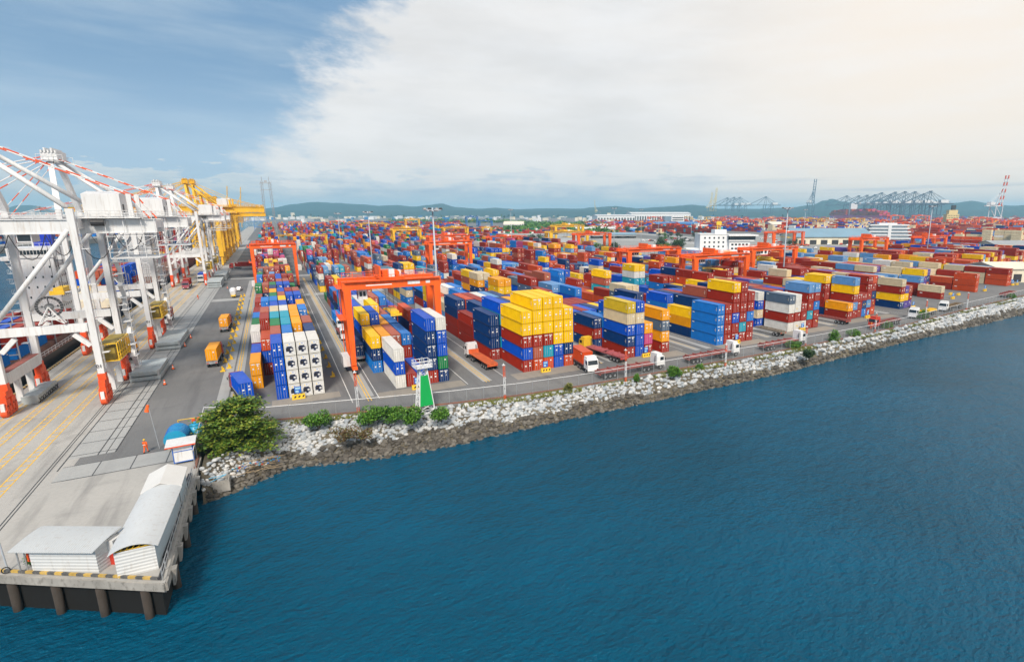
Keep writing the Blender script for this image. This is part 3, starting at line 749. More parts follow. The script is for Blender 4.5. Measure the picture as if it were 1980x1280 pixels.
for i, (sc, B, r, c, t, n, ch, x, y, size, k) in enumerate(CAND):
    if i < TOPN and sc > 0:
        reef = ch == 'w'; code = 'W' if reef else ch
        tier = 'single' if n == 1 else ('top' if t == n-1 else ('bottom' if t == 0 else ORD[t]+' tier'))
        rowt = 'front row' if r == 0 else ORD[r]+' row'
        half = '' if size == 40 else ('near ' if k == 0 else 'far ')
        pre = f"{half}{CC[code][0]} {'reefer' if reef else 'container'}, {tier}, {ORD[c]} column "
        lab = pre+f"from left, {rowt} of {SHORT[B['name']]}"
        if len(lab.split()) > 16: lab = pre+f"from left, {rowt}, {SHORT[B['name']]}"
        if len(lab.split()) > 16: lab = pre.strip()+f", {rowt}, {SHORT[B['name']]}"
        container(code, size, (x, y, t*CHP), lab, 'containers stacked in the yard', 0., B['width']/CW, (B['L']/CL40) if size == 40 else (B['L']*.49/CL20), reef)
    else:
        FARC.append((x, y+B['L']*(1 if size == 40 else .49)/2, t*CHP, B['width'], B['L']*(1 if size == 40 else .49), 'W' if ch == 'w' else ch))
# containers too many to single out: the rest of the yard, and the yards further off
class FarBoxes:
    def __init__(s): s.b = MB(); s.codes = list(CC); s.mk = len(s.codes)
    def add(s, x, y, z, w_, L_, code, rot=0., marks=True, h=CH):
        m = s.codes.index(code); c, sn = cos(rot), sin(rot)
        P = lambda a, b, zz: (x+a*c-b*sn, y+a*sn+b*c, zz)
        v = [P(-w_/2, -L_/2, z+.10), P(w_/2, -L_/2, z+.10), P(w_/2, L_/2, z+.10), P(-w_/2, L_/2, z+.10)]
        v += [P(-w_/2, -L_/2, z+h), P(w_/2, -L_/2, z+h), P(w_/2, L_/2, z+h), P(-w_/2, L_/2, z+h)]
        h_ = 0
        s.b.add(v, [(4, 5, 6, 7), (0, 1, 5, 4), (1, 2, 6, 5), (2, 3, 7, 6), (3, 0, 4, 7)], m)
        if marks:
            r = random.random
            for k in range(2):
                a = random.uniform(-.3, .25)*w_; zz = z+random.uniform(.9, 2.)
                s.b.add([P(a, -L_/2-.02, zz), P(a+.34, -L_/2-.02, zz), P(a+.34, -L_/2-.02, zz+.3), P(a, -L_/2-.02, zz+.3)], [(0, 1, 2, 3)], s.mk+(r() < .3))
            for a in (-.3, -.1, .1, .3):
                s.b.add([P(a*w_-.03, -L_/2-.015, z+.15), P(a*w_+.03, -L_/2-.015, z+.15), P(a*w_+.03, -L_/2-.015, z+h-.15), P(a*w_-.03, -L_/2-.015, z+h-.15)], [(0, 1, 2, 3)], s.mk+2)
            if r() < .5:
                yy = L_*.5-random.uniform(.6, 1.2)
                s.b.add([P(-w_/2-.02, yy, z+1.7), P(-w_/2-.02, yy-1., z+1.7), P(-w_/2-.02, yy-1., z+2.), P(-w_/2-.02, yy, z+2.)], [(0, 1, 2, 3)], s.mk)
    def obj(s, name, label):
        o = s.b.obj(name, [cont_mat(c) for c in s.codes]+[M_mark, M_ymark, M_rod]); return stuff(tag(o, label, 'containers'))
fb_ = FarBoxes()
for (x, y, z, w_, L_, ch) in FARC: fb_.add(x, y, z, w_, L_, ch)
# back yard: blocks beyond the cross road, up to the town
palB = 'RRRRRRROOSSSPNBBLLGWAYEC'
Ymax = 1500
bx = -9.
nb = 0
while bx < 520:
    wB = 15.5 if bx < 40 else 17.
    y = max(345., 338.)
    while y < Ymax:
        Lr = 12.2 if y < 700 else 24
        white = (bx > 100 and bx < 150 and 380 < y < 430)
        for c in range(6):
            x = bx+c*2.6
            if not yard_ok(x, y): continue
            if (int(y/150) % 3 == 2 and y > 700 and random.random() < .6): continue
            h = min(5, max(1, int(random.gauss(3.4, 1.1)+.5))); run = random.choice(palB)
            for t in range(h):
                code = 'W' if white else (run if random.random() < .45 else random.choice(palB))
                if bx < 5 and y < 520: code = random.choice('RRRRRRPPWRN')
                fb_.add(x, y, t*CH, 2.44, Lr, code, 0., y < 520)
        y += Lr+.7
    bx += wB+11
fb_.obj('yard_containers', 'coloured containers of the rows further back in the yard')
# terminals beyond the open ground, up to the far berth
fc = FarBoxes(); palF = 'RRRRRRROOOOSSNBLKTTWWAP'
def zone(px0, px1, py0, py1, n, pal, hmax=5, lens=(1, 5), turn=False):
    """rows of stacks standing in a stretch of far ground"""
    for i in range(n):
        px, py = random.uniform(px0, px1), random.uniform(py0, py1); p = G(px, py); m_ = random.randint(*lens); run = random.choice(pal)
        h = random.randint(1, hmax)
        for k in range(m_):
            hh = max(1, h+random.choice((-1, 0, 0, 0, 1)))
            for t in range(hh):
                code = run if random.random() < .55 else random.choice(pal)
                if turn: fc.add(p.x, p.y+k*12.6, t*CH, 2.44*3, 12.2, code, 0., False)
                else: fc.add(p.x+k*2.6*1.5, p.y, t*CH, 2.44*1.5, 12.2, code, 0., False)
zone(1130, 1420, 431, 445, 260, palF, 4, (4, 10))
zone(1380, 2060, 421, 437, 520, 'RRRROOOOSSBVTTWALN', 5, (6, 16))
zone(1380, 1700, 437, 447, 110, 'RRROSBNBTTW', 5, (5, 10))
zone(1720, 2080, 432, 452, 260, 'RRRRROOOVTTKNS', 4, (4, 10))
zone(1760, 1990, 450, 468, 130, 'RRRROOVKTN', 4, (3, 8))
zone(880, 1080, 445, 452, 60, 'RRRRSEWN', 2, (3, 8)); zone(1140, 1300, 445, 452, 30, palF, 2, (2, 5))
# red wall of boxes near the blue roofs, cream wall at far right
for (pxa, pya, pxb, pyb, pal, hh) in ((1262, 447, 1395, 458, 'RRRRORRC', 5), (1395, 446, 1470, 449, 'RRONBBR', 4), (1780, 484, 1895, 489, 'ROSRORVN', 5), (1545, 437, 1580, 438, 'TTTW', 4), (1340, 432, 1365, 433, 'TTWT', 5)):
    A, B_ = G(pxa, pya), G(pxb, pyb); d = (B_-A); L_ = d.length; n = max(1, int(L_/7.)); rot = math.atan2(d.y, d.x)-pi/2
    for i in range(n):
        p = A.lerp(B_, (i+.5)/n)
        for t in range(hh-(random.random() < .3)): fc.add(p.x, p.y, t*2.65, 3., L_/n*.95, random.choice(pal), rot, True, 2.5)
for k in range(9):
    for t in range(6 if k < 6 else 4): fc.add(655-(6 if k % 3 == 2 else 0), 245+k*9., t*2.65, 4, 8.6, random.choice('TTTTW'), 0., False, 2.5)
fc.obj('far_terminal_containers', 'coloured containers packed in the terminals near the horizon')

# ------------------------------------------------------------------ yard gantry cranes on rubber tyres
def rtg_proto(name, span, hgt, wb, paintm, railm=None):
    """origin at the middle of the left leg pair; span along +X, wheel base along Y"""
    root = bpy.data.objects.new(name, None); COL.objects.link(root)
    tier = hgt; lw = 1.15
    for sx in (0, span):
        for sy in (-wb/2, wb/2):
            l = MB(); l.beam((sx, sy, 1.9), (sx, sy*.9, tier-.1), .95, .95, 0, lw*1.25, lw*1.25); l.obj('leg', paintm, root)
            bg = MB(); bg.b2(sx-.5, sx+.5, sy-1.5, sy+1.5, 1.15, 1.75); bo = bg.obj('bogie', paintm, root)
            wh = MB()
            for dy in (-.85, .85): wh.tube((sx-.42, sy+dy, .72), (sx+.42, sy+dy, .72), .72, n=14)
            wh.obj('wheel', M_tyre, bo)
        sb = MB(); sb.b2(sx-.42, sx+.42, -wb/2+.5, wb/2-.5, 1.35, 2.2); so = sb.obj('sill_beam', paintm, root)
    for sy in (-wb*.45, wb*.45):
        g = MB(); g.b2(-.9, span+.9, sy-.65, sy+.65, tier-1.0, tier+.75); g.b2(-.9, span+.9, sy-.75, sy+.75, tier+.72, tier+.85)
        go = g.obj('girder', paintm, root)
        rl = MB()
        yr = sy+(.95 if sy > 0 else -.95)
        for k in range(int(span/2.2)+1): rl.tube((k*2.2, yr, tier+.8), (k*2.2, yr, tier+1.9), .05, n=4)
        for z in (1.35, 1.9): rl.tube((0, yr, tier+z), (span, yr, tier+z), .05, n=4)
        rl.b2(-.5, span+.5, yr-.35, yr+.35, tier+.70, tier+.715); rl.obj('railing', paintm, go)
        MB().b2(span*.66, span*.66+2.6, sy-.69, sy-.651, tier-.45, tier+.25).obj('sign_plate', M_white, go); MB().b2(span*.87, span*.87+.9, sy-.69, sy-.651, tier-.4, tier+.2).obj('sign_plate', M_white, go)
        MB().b2(span*.2, span*.2+5.2, sy-.67, sy-.651, tier-.3, tier-.08).obj('name_stripe', M_mark, go)
    for sx in (0, span):
        e = MB(); e.b2(sx-.5, sx+.5, -wb*.45+.7, wb*.45-.7, tier-.7, tier+.3); e.obj('end_tie', paintm, root)
    # hoist trolley, cab, spreader
    tx = span*.5
    t = MB(); t.b2(tx-2.6, tx+2.6, -wb*.45-.4, wb*.45+.4, tier+.9, tier+1.25); t.b2(tx-1.8, tx+.2, -1.6, 1.6, tier+1.25, tier+2.6); t.tube((tx+1.2, -1.6, tier+1.9), (tx+1.2, 1.6, tier+1.9), .65, n=12)
    t.b2(tx-2.5, tx-2.2, -wb*.4, wb*.4, tier+1.25, tier+3.6)
    to = t.obj('trolley', paintm, root)
    m_ = MB(); m_.b2(tx-.6, tx+.5, -wb*.45, -wb*.45+1.2, tier+1.3, tier+2.9); m_.b2(tx+2., tx+2.5, .2, 2.1, tier+1.25, tier+2.3); m_.obj('motor_cabinet', M_white, to)
    dk = MB(); dk.tube((tx-.2, 1., tier+2.), (tx-.2, 2.6, tier+2.), .55, n=10); dk.obj('cable_drum', M_dark, to)
    cb = MB(); cb.b2(2.2, 4.0, -wb*.45+.8, -wb*.45+3., tier-3.3, tier-1.05); co = cb.obj('operator_cab', M_white, root)
    cg = MB(); cg.b2(2.5, 3.0, -wb*.45+.77, -wb*.45+.799, tier-2.6, tier-1.6); cg.b2(3.2, 3.7, -wb*.45+.77, -wb*.45+.799, tier-2.6, tier-1.6); cg.b2(2.17, 2.199, -wb*.45+1., -wb*.45+2.8, tier-2.6, tier-1.6); cg.obj('cab_window', M_glass, co)
    sp = MB(); zs = tier-6.8
    sp.b2(tx-.9, tx+.9, -3., 3., zs, zs+.5); sp.b2(tx-1.15, tx+1.15, -4.6, -4.2, zs-.3, zs+.2); sp.b2(tx-1.15, tx+1.15, 4.2, 4.6, zs-.3, zs+.2); sp.b2(tx-.35, tx+.35, -4.3, 4.3, zs-.2, zs+.1)
    so = sp.obj('spreader', M_yelm, root)
    rp = MB()
    for (a, b_) in ((-.8, -2.4), (.8, -2.4), (-.8, 2.4), (.8, 2.4)): rp.tube((tx+a, b_, zs+.4), (tx+a, b_*.8, tier+.9), .035, n=4)
    rp.obj('hoist_rope', M_dark, so)
    # engine housing and ladder on the left side frame
    en = MB(); en.b2(-1.9, -.55, -2.4, 2.4, 1.4, 3.6); en.obj('generator_housing', M_white if paintm is M_orange else paintm, root)
    ld_ = MB()
    for sy in (-.35, .35): ld_.tube((-.95, wb/2-.9+sy, 2.), (-.95, wb/2-.9+sy, tier+.9), .05, n=4)
    for k in range(int(tier/.6)): ld_.tube((-.95, wb/2-1.25, 2.2+k*.6), (-.95, wb/2-.55, 2.2+k*.6), .035, n=4)
    ld_.b2(-1.9, -.7, -wb/2-.2, wb/2, tier*.62, tier*.62+.1); ld_.b2(-1.9, -.7, -wb/2-.2, wb/2, tier-.6, tier-.5)
    for z in (tier*.62, tier-.6):
        for k in range(5): ld_.tube((-1.85, -wb/2+k*wb/4-.1, z), (-1.85, -wb/2+k*wb/4-.1, z+1.1), .04, n=4)
        ld_.tube((-1.85, -wb/2-.1, z+1.1), (-1.85, wb/2-.1, z+1.1), .04, n=4)
    ld_.obj('ladder', paintm, root)
    return root
ORTG = rtg_proto('yard_gantry_crane', 18.4, 19.0, 7.4, M_orange)
FIRST = []
GO = 'orange yard gantry cranes'
def putrtg(proto, pxl, pyl, pxr, ptop, label, group, pxrh=None):
    """left leg foot pixel, right leg foot column, pixel row of the girder top"""
    p = G(pxl, pyl)
    lo_, hi_ = 3., 90.
    for _ in range(40):
        mid = (lo_+hi_)/2
        if S(p.x+mid, p.y, 0)[0] < pxr: lo_ = mid
        else: hi_ = mid
    h0, h1 = 2., 60.
    for _ in range(40):
        mid = (h0+h1)/2
        if S(p.x, p.y, mid)[1] > ptop: h0 = mid
        else: h1 = mid
    sx, sz = lo_/18.4, h0/19.8
    o = place(proto, (p.x, p.y+3.4, 0), label, 'gantry crane', group, 0., (sx, max(.6, min(1.6, (sx+sz)/2)), sz), FIRST)
    return p, sx, sz
for a in ((686, 722, 853, 545, 'nearest orange gantry crane, standing over the reefer side block'), (497, 560, 578, 473, 'orange gantry crane over the far end of the block beside the quay apron'),
    (836, 541, 912, 468, 'orange gantry crane behind the tallest light mast, nearer of an overlapping pair'), (835, 505, 906, 456, 'orange gantry crane behind the tallest light mast, farther of an overlapping pair'),
    (950, 489, 1016, 458, 'orange gantry crane left of the yellow gantry pair, near a slim mast'), (1118, 493, 1178, 452, 'orange gantry crane right of the yellow gantry pair'),
    (1214, 548, 1308, 482, 'orange gantry crane in front of the white control building, leftmost of three'), (1340, 575, 1438, 494, 'orange gantry crane in front of the control building, middle of three'),
    (1450, 545, 1531, 480, 'orange gantry crane right of the control building, crossed by a light mast'), (1492, 478, 1548, 449, 'small orange gantry crane behind the mast, before the blue roofed warehouse'),
    (1660, 515, 1708, 461, 'orange gantry crane left of the right hand light mast'), (1780, 500, 1822, 458, 'orange gantry crane right of the right hand light mast')):
    putrtg(ORTG, *a, GO)
YRTG = rtg_proto('yard_gantry_crane', 18.4, 19.0, 7.4, M_yel)
GY = 'yellow yard gantry cranes'
for a in ((588, 487, 634, 455, 'yellow gantry crane behind the quay side blocks, nearest on the left'), (700, 452, 748, 432, 'small yellow gantry crane left of the middle mast'), (764, 489, 815, 442, 'pale yellow gantry crane over the white reefer stacks'),
    (786, 448, 812, 424, 'tall pale yellow gantry crane behind the white reefer stacks'), (540, 478, 592, 455, 'yellow gantry crane half hidden behind the lattice mast'), (1064, 477, 1134, 448, 'yellow gantry crane on open ground, nearer of a pair'), (1074, 474, 1126, 436, 'yellow gantry crane on open ground, farther and taller of a pair'),
    (860, 466, 905, 440, 'yellow gantry crane beyond the tallest light mast'), (935, 460, 952, 440, 'yellow gantry crane beside the cream roofed shed')):
    putrtg(YRTG, *a, GY)
FO = rtg_proto('yard_gantry_crane', 18.4, 19.0, 7.4, M_orange)
k = 0
for (px, py, w_, h) in ((600, 445, 30, 14), (640, 440, 26, 12), (690, 438, 24, 11), (862, 446, 24, 14), (880, 455, 26, 16), (1255, 430, 22, 10), (1285, 430, 20, 10), (1420, 436, 24, 12), (1455, 437, 22, 12), (1720, 432, 24, 15), (1768, 432, 26, 15), (1838, 441, 26, 16), (1862, 443, 22, 15), (1890, 436, 24, 15), (1945, 445, 26, 17), (1966, 445, 22, 16), (730, 447, 26, 14), (668, 450, 28, 14), (820, 449, 24, 13), (775, 440, 22, 11), (560, 441, 24, 12), (1700, 441, 24, 14), (1742, 447, 26, 16), (1795, 452, 26, 17), (1815, 436, 22, 13), (1915, 440, 24, 15), (1480, 433, 20, 11), (1380, 431, 18, 9)):
    putrtg(FO, px, py, px+w_, py-h, 'tiny orange gantry crane far off among packed containers near the horizon', 'far orange gantry cranes')
FYL = rtg_proto('yard_gantry_crane', 18.4, 19.0, 7.4, M_yel)
for (px, py, w_, h) in ((1318, 428, 20, 8), (1365, 428, 20, 8), (1540, 437, 24, 14), (1560, 437, 26, 14), (1582, 436, 18, 12), (1642, 436, 26, 13)):
    putrtg(FYL, px, py, px+w_, py-h, 'tiny yellow gantry crane far off among packed containers near the horizon', 'far yellow gantry cranes')
BRTG = rtg_proto('yard_gantry_crane', 18.4, 19.0, 7.4, M_bluec)
putrtg(BRTG, 903, 438, 924, 419, 'bright blue gantry crane far left on the open ground', 'blue gantry cranes'); putrtg(BRTG, 928, 440, 952, 427, 'bright blue low gantry crane beside the green tree belt', 'blue gantry cranes')
# ------------------------------------------------------------------ quay cranes
XL, XW = -28.4, -40.9
def sts_proto(name, wb, pm, bogm, housem, staym, detail=True, rx=10.5, lt=1.):
    """origin on the landside rail at the nearer leg pair; waterside is -X, wheel base along +Y"""
    root = bpy.data.objects.new(name, None); COL.objects.link(root); W = XW-XL; zt = 31.5
    ys = (0, wb)
    for y in ys:
        for x in (0, W):
            l = MB(); l.beam((x, y, 5.), (x, y, zt+2.2), 1.12*lt, 1.12*lt, 0, 1.2*lt, 1.2*lt)
            lo = l.obj('leg', pm, root)
            if detail:
                lr = MB(); ox = x+(.72 if x == 0 else -.72)
                for s_ in (-.25, .25): lr.tube((ox, y+s_, 6.), (ox, y+s_, zt), .03, n=4)
                for k in range(46): lr.tube((ox, y-.25, 6.2+k*.55), (ox, y+.25, 6.2+k*.55), .025, n=4)
                for k in range(4): lr.b2(ox-.05, ox+(.9 if x == 0 else -.9), y-.7, y+.7, 9+k*6., 9.08+k*6.)
                lr.obj('ladder', pm, lo); MB().b2(x+.601, x+.68, y-.15, y+.15, 7.5, zt).obj('cable_tray', M_dark, lo) if (x == 0 and y > 0) else None
            if detail and x == 0:
                f = bpy.data.curves.new('number', 'FONT'); f.body = '01'; f.size = .85; f.extrude = .01
                ft_ = bpy.data.objects.new('number_text', f); COL.objects.link(ft_); bpy.context.view_layer.update()
                me_ = bpy.data.meshes.new_from_object(ft_.evaluated_get(bpy.context.evaluated_depsgraph_get())); bpy.data.objects.remove(ft_)
                me_.materials.clear(); me_.materials.append(M_blk); fo = link('leg_number', me_, lo); fo.location = (-.5, y-.585, 6.4); fo.rotation_euler = (R_(90), 0, 0)
        pb = MB(); pb.b2(W+.6, -.6, y-.5*lt, y+.5*lt, 12.6-(lt-1)*2, 14.4); pb.obj('portal_beam', pm, root)
        d = MB(); d.tube((-.6, y, zt-1.2), (W+.5, y, 15.), .46*lt, n=10); d.obj('diagonal_brace', pm, root, True)
        hb = MB()
        hb.beam((-.7, y, 10.4), (-2.6, y, 12.6), .7, .7); hb.obj('haunch', pm, root); MB().beam((W+.7, y, 10.4), (W+2.6, y, 12.6), .7, .7).obj('haunch', pm, root)
    for x in (0, W):
        sb = MB(); sb.b2(x-.7, x+.7, .8, wb-.8, 5.0, 6.9)
        for y in (wb*.33, wb*.67): sb.beam((x, y, .8), (x, y, 5.), .8)
        sb.obj('sill_beam', pm, root)
        tb = MB(); tb.b2(x-.6, x+.6, .8, wb-.8, zt-1.2, zt+.6); tb.obj('top_tie_beam', pm, root)
        for y in ys:
            b = MB()
            b.beam((x, y, 4.2), (x, y, 5.3), 1.1); b.beam((x, y-1.3, 3.6), (x, y+1.3, 3.6), .9, 1.2)
            for s_ in (-1.15, 1.15):
                b.beam((x, y+s_-.75, 2.3), (x, y+s_+.75, 2.3), 1.0, 1.1); b.beam((x, y+s_, 2.6), (x, y+s_, 3.6), .8)
                for t_ in (-.55, .55): b.tube((x-.38, y+s_+t_, .75), (x+.38, y+s_+t_, .75), .75, n=14); b.b2(x-.5, x+.5, y+s_+t_-.35, y+s_+t_+.35, .8, 2.0)
            bo = b.obj('bogie', bogm, root)
            if detail:
                bw = MB(); bw.b2(x-.25, x+.25, y-2.35, y-2.0, .9, 2.4); bw.obj('buffer', M_white, bo)
    # twin girder / boom
    bx = -68.
    for y in (wb*.28, wb*.72):
        g = MB(); g.b2(bx, rx, y-.55, y+.55, zt-1.9, zt+.3); g.b2(bx, rx, y-.8, y+.8, zt+.3, zt+.42); g.b2(bx, rx, y-.75, y+.75, zt-2.05, zt-1.9)
        go = g.obj('boom_girder', pm, root)
        r = MB(); yr = y+(-.85 if y < wb/2 else .85); x = bx
        while x < rx: r.tube((x, yr, zt+.4), (x, yr, zt+1.5), .05, n=4); x += 2.4
        for z in (1., 1.5): r.tube((bx, yr, zt+z), (rx, yr, zt+z), .045, n=4)
        r.obj('handrail', pm, go)
    ct = MB()
    for x in (bx+1, -40, -26, -8, 4, rx-.6): ct.b2(x-.5, x+.5, wb*.28+.55, wb*.72-.55, zt-1.2, zt+.1)
    ct.obj('cross_tie', pm, root)
    # A-frame over the waterside legs
    za = 45.5; xa = W-1.
    for y, ya in ((0, wb*.34), (wb, wb*.66)):
        a = MB(); a.beam((W, y, zt+2.), (xa, ya, za), 1.1, 1.1, 0, .9, .9); a.obj('mast_leg', pm, root)
        t = MB(); t.tube((xa+.3, ya, za-.6), (-.3, y, zt+2.4), .40, n=10); t.obj('mast_back_leg', pm, root, True)
    h = MB(); h.b2(xa-1.3, xa+1.5, wb*.34-1., wb*.66+1., za-.6, za+.9)
    for k in range(5): h.b2(xa-1.2+k*.6, xa-.9+k*.6, wb*.34-1.2, wb*.66+1.2, za+.9, za+1.5+.5*(k % 2))
    for yy in (wb*.34-1.4, wb*.66+1.4):
        for k in range(6): h.tube((xa-2+k*.9, yy, za-.8), (xa-2+k*.9, yy, za+.5), .05, n=4)
        h.tube((xa-2, yy, za+.5), (xa+2.5, yy, za+.5), .05, n=4); h.b2(xa-2, xa+2.5, yy-.4, yy+.4, za-.9, za-.8)
    h.obj('mast_head', pm, root)
    # stays, painted in white and red lengths
    def stay(p, q, r=.115, n_=11):
        p, q = Vector(p), Vector(q); b = MB(); d_ = (q-p).normalized(); u_ = d_.cross(Vector((0, 1, 0))).normalized(); v_ = u_.cross(d_)
        for i in range(n_+1): b.v += [tuple(p.lerp(q, i/n_)+(u_*cos(k*pi/3)+v_*sin(k*pi/3))*r) for k in range(6)]
        for i in range(n_):
            for k in range(6): b.f.append((i*6+(k+1) % 6, i*6+k, i*6+6+k, i*6+6+(k+1) % 6)); b.m.append(1 if i % 2 == 0 else 0)
        b.obj('stay_rod', [pm, staym], root)
    for ya, y in ((wb*.36, wb*.28), (wb*.64, wb*.72)):
        stay((xa+.5, ya, za), (7.2, y, zt+4.6)); stay((7.2, y, zt+4.6), (rx-.8, y, zt+.5), .13, 3)
        stay((xa-.5, ya, za), (-34, y, zt+.6), .13, 9); stay((xa-.5, ya, za+.3), (-62, y, zt+.6), .13, 13)
        stay((xa-.5, ya-.5, za-1), (-24, y, zt+.6), .1, 7)
        q = MB(); q.beam((7.2, y, zt+.4), (7.2, y, zt+4.8), .7); q.obj('stay_post', pm, root)
    # machinery house
    mh = MB(); x0, x1, y0, y1, z0, z1 = .9, 6.0, wb*.24, wb*.76, zt+.9, zt+4.7
    mh.b2(x0, x1, y0, y1, z0, z1); mh.add([(x0, y0, z1), (x1, y0, z1), (x1, y1, z1), (x0, y1, z1), (x0, (y0+y1)/2, z1+.6), (x1, (y0+y1)/2, z1+.6)], [(0, 1, 5, 4), (2, 3, 4, 5), (1, 2, 5), (3, 0, 4)])
    mo = mh.obj('machinery_house', housem, root)
    pf = MB(); pf.b2(x0-1, x1+2.6, y0-1.2, y1+1.2, zt+.55, zt+.75)
    for yy in (y0-1.1, y1+1.1):
        for k in range(8): pf.tube((x0-.8+k*1.45, yy, zt+.75), (x0-.8+k*1.45, yy, zt+1.85), .05, n=4)
        pf.tube((x0-.8, yy, zt+1.85), (x0-.8+7*1.45, yy, zt+1.85), .05, n=4); pf.tube((x0-.8, yy, zt+1.3), (x0-.8+7*1.45, yy, zt+1.3), .04, n=4)
    pf.obj('house_platform', pm, mo)
    dr = MB(); dr.b2(x1+.002, x1+.05, y0+1.5, y0+2.5, z0, z0+2.1); dr.b2(x1+.002, x1+.05, y1-3, y1-2, z0+2.6, z0+3.4); dr.obj('house_door', M_dark if detail else pm, mo)
    dk = MB()
    dk.tube((x0+.8, y0-.6, zt-.1), (x0+2.6, y0-.6, zt-.1), .65, n=12); dk.b2(x0+.2, x1, y0+.3, y1-.3, zt+.43, zt+.56)
    dk.obj('drive_motor', M_dark, root)
    # suspended rear inspection platforms
    rp = MB()
    for y in (wb*.2, wb*.8):
        for x in (3.5, 6., 8.5, 10.4): rp.tube((x, y, zt-6.5), (x, y, zt+.3), .06, n=5)
        for z in (zt-6.5, zt-5.4, zt-2.6): rp.tube((3.5, y, z), (10.4, y, z), .055, n=5)
        rp.tube((3.5, y, zt-6.5), (10.4, y, zt-2.6), .05, n=5)
    rp.b2(3.5, 10.4, wb*.2, wb*.8, zt-6.6, zt-6.5)
    rp.obj('rear_platform', pm, root)
    fe = MB()
    for (xa_, xb_, dp) in ((-12.5, -9, 3.), (-9, -4.5, 4.2), (-4.5, -.8, 3.6), (-.8, 4.5, 4.4), (4.5, 8.5, 3.)):
        pts_ = [Vector((xa_+(xb_-xa_)*t/8, wb*.28-1., zt-2.1-dp*(1-(2*t/8-1)**2))) for t in range(9)]
        fe.path(pts_, .07, 5)
    fe.obj('festoon_cable', M_dark, root)
    # operator cab and trolley over the ship
    cb = MB(); cb.b2(-22, -19.4, wb*.34, wb*.66, zt-5.2, zt-2.3); co = cb.obj('operator_cab', pm, root)
    cw = MB(); cw.b2(-21.8, -19.6, wb*.34-.03, wb*.34-.002, zt-4.9, zt-3.2); cw.obj('cab_window', M_glass, co)
    tr = MB(); tr.b2(-19., -14.5, wb*.24, wb*.76, zt-2.6, zt-2.1); tr.b2(-18, -15.5, wb*.3, wb*.7, zt-2.1, zt-.4); to = tr.obj('trolley', pm, root)
    sp = MB(); zs = 14.6
    sp.b2(-17.6, -15.8, wb/2-3, wb/2+3, zs, zs+.9); sp.b2(-18, -15.4, wb/2-4.4, wb/2-3.9, zs-.6, zs+.4); sp.b2(-18, -15.4, wb/2+3.9, wb/2+4.4, zs-.6, zs+.4); sp.b2(-17., -16.4, wb/2-4, wb/2+4, zs-.5, zs)
    so = sp.obj('spreader', M_yelm, root)
    rr = MB()
    for a in (-17.4, -16.):
        for b_ in (-2, 2): rr.tube((a, wb/2+b_, zs+.8), (a, wb/2+b_*.7, zt-2.5), .05, n=4)
    rr.obj('hoist_rope', M_dark, so)
    # cable reel on the portal beam
    ry = -.2; xr = W+7.6
    w1, spk = MB(), MB(); w1.tube((xr, ry-.35, 17.6), (xr, ry+.35, 17.6), .55, n=16)
    for a in (0, pi/2, pi, 3*pi/2): w1.beam((xr+.4*cos(a), ry, 17.6+.4*sin(a)), (xr+1.5*cos(a), ry, 17.6+1.5*sin(a)), .12)
    for i in range(24):
        a, b_ = 2*pi*i/24, 2*pi*(i+1)/24
        for rr_ in (1.6,): w1.beam((xr+rr_*cos(a), ry, 17.6+rr_*sin(a)), (xr+rr_*cos(b_), ry, 17.6+rr_*sin(b_)), .34, .34)
        spk.tube((xr, ry-.36, 17.6), (xr+1.9*cos(a), ry-.30, 17.6+1.9*sin(a)), .02, n=4)
    wo_ = w1.obj('cable_reel', M_dark, root); spk.obj('spoke_rim', M_steel, wo_)
    ws = MB()
    for s_ in (-1.6, 1.6):
        ws.tube((xr+s_, ry+.5, 14.7), (xr, ry+.5, 17.6), .12, n=6); ws.tube((xr+s_, ry-.5, 14.7), (xr, ry-.5, 17.6), .12, n=6); ws.tube((xr+s_, ry-.5, 14.7), (xr-s_*.4, ry-.5, 16.3), .08, n=5)
    ws.obj('reel_stand', pm, wo_)
    # stair tower on the farther landside leg, walkway on the portal
    st = MB(); yst = wb+1.2
    for k in range(12):
        z = 2.+k*2.4; s_ = 1 if k % 2 else -1
        st.beam((1.5, yst-s_*1.1, z), (1.5, yst+s_*1.1, z+2.4), .7, .10); st.b2(1., 2.2, yst-1.4, yst+1.4, z-.05, z+.05)
        for yy in (-1.4, 1.4): st.tube((2.2, yst+yy, z), (2.2, yst+yy, z+2.4), .05, n=4)
        st.tube((2.2, yst-1.4, z+1.1), (2.2, yst+1.4, z+1.1), .04, n=4)
    st.obj('stair_tower', pm, root)
    # yellow electrical cage on the landside sill beam
    if detail:
        ca = MB(); y0, y1, z0, z1 = .9, wb*.62, 7., 10.2
        ca.b2(-.2, 2.6, y0, y1, z0, z0+.15)
        for yy in [y0+(y1-y0)*i/6 for i in range(7)]:
            for xx in (-.1, 2.5): ca.beam((xx, yy, z0), (xx, yy, z1), .14)
            ca.beam((-.1, yy, z1), (2.5, yy, z1), .14)
        for z in (z0+.7, z0+1.4, z1):
            for xx in (-.1, 2.5): ca.beam((xx, y0, z), (xx, y1, z), .12)
        cao = ca.obj('cage', M_yelm, root)
        ci = MB(); ci.b2(.3, 2.0, y0+.5, y0+3.2, z0+.2, z0+2.3); ci.b2(.3, 2.0, y0+3.8, y1-.5, z0+.2, z0+2.0); ci.b2(.1, 2.3, y0+.2, y1-.3, z1+.05, z1+.15); ci.obj('switchgear', paint('olive_switchgear', (.30, .22, .03), .6, .3, 1.), cao)
        tr_ = MB(); tr_.b2(XW-XL-.6, XW-XL+.6, .9, wb-.9, 6.92, 7.0); tr_.obj('sill_walkway', paint('red_walkway', (.28, .08, .06), .8, .3), root)
    return root
STS = sts_proto('quay_crane', 16.4, M_white, M_orange2, M_whitec, M_redst, True, 10.5, .8)
QF = []
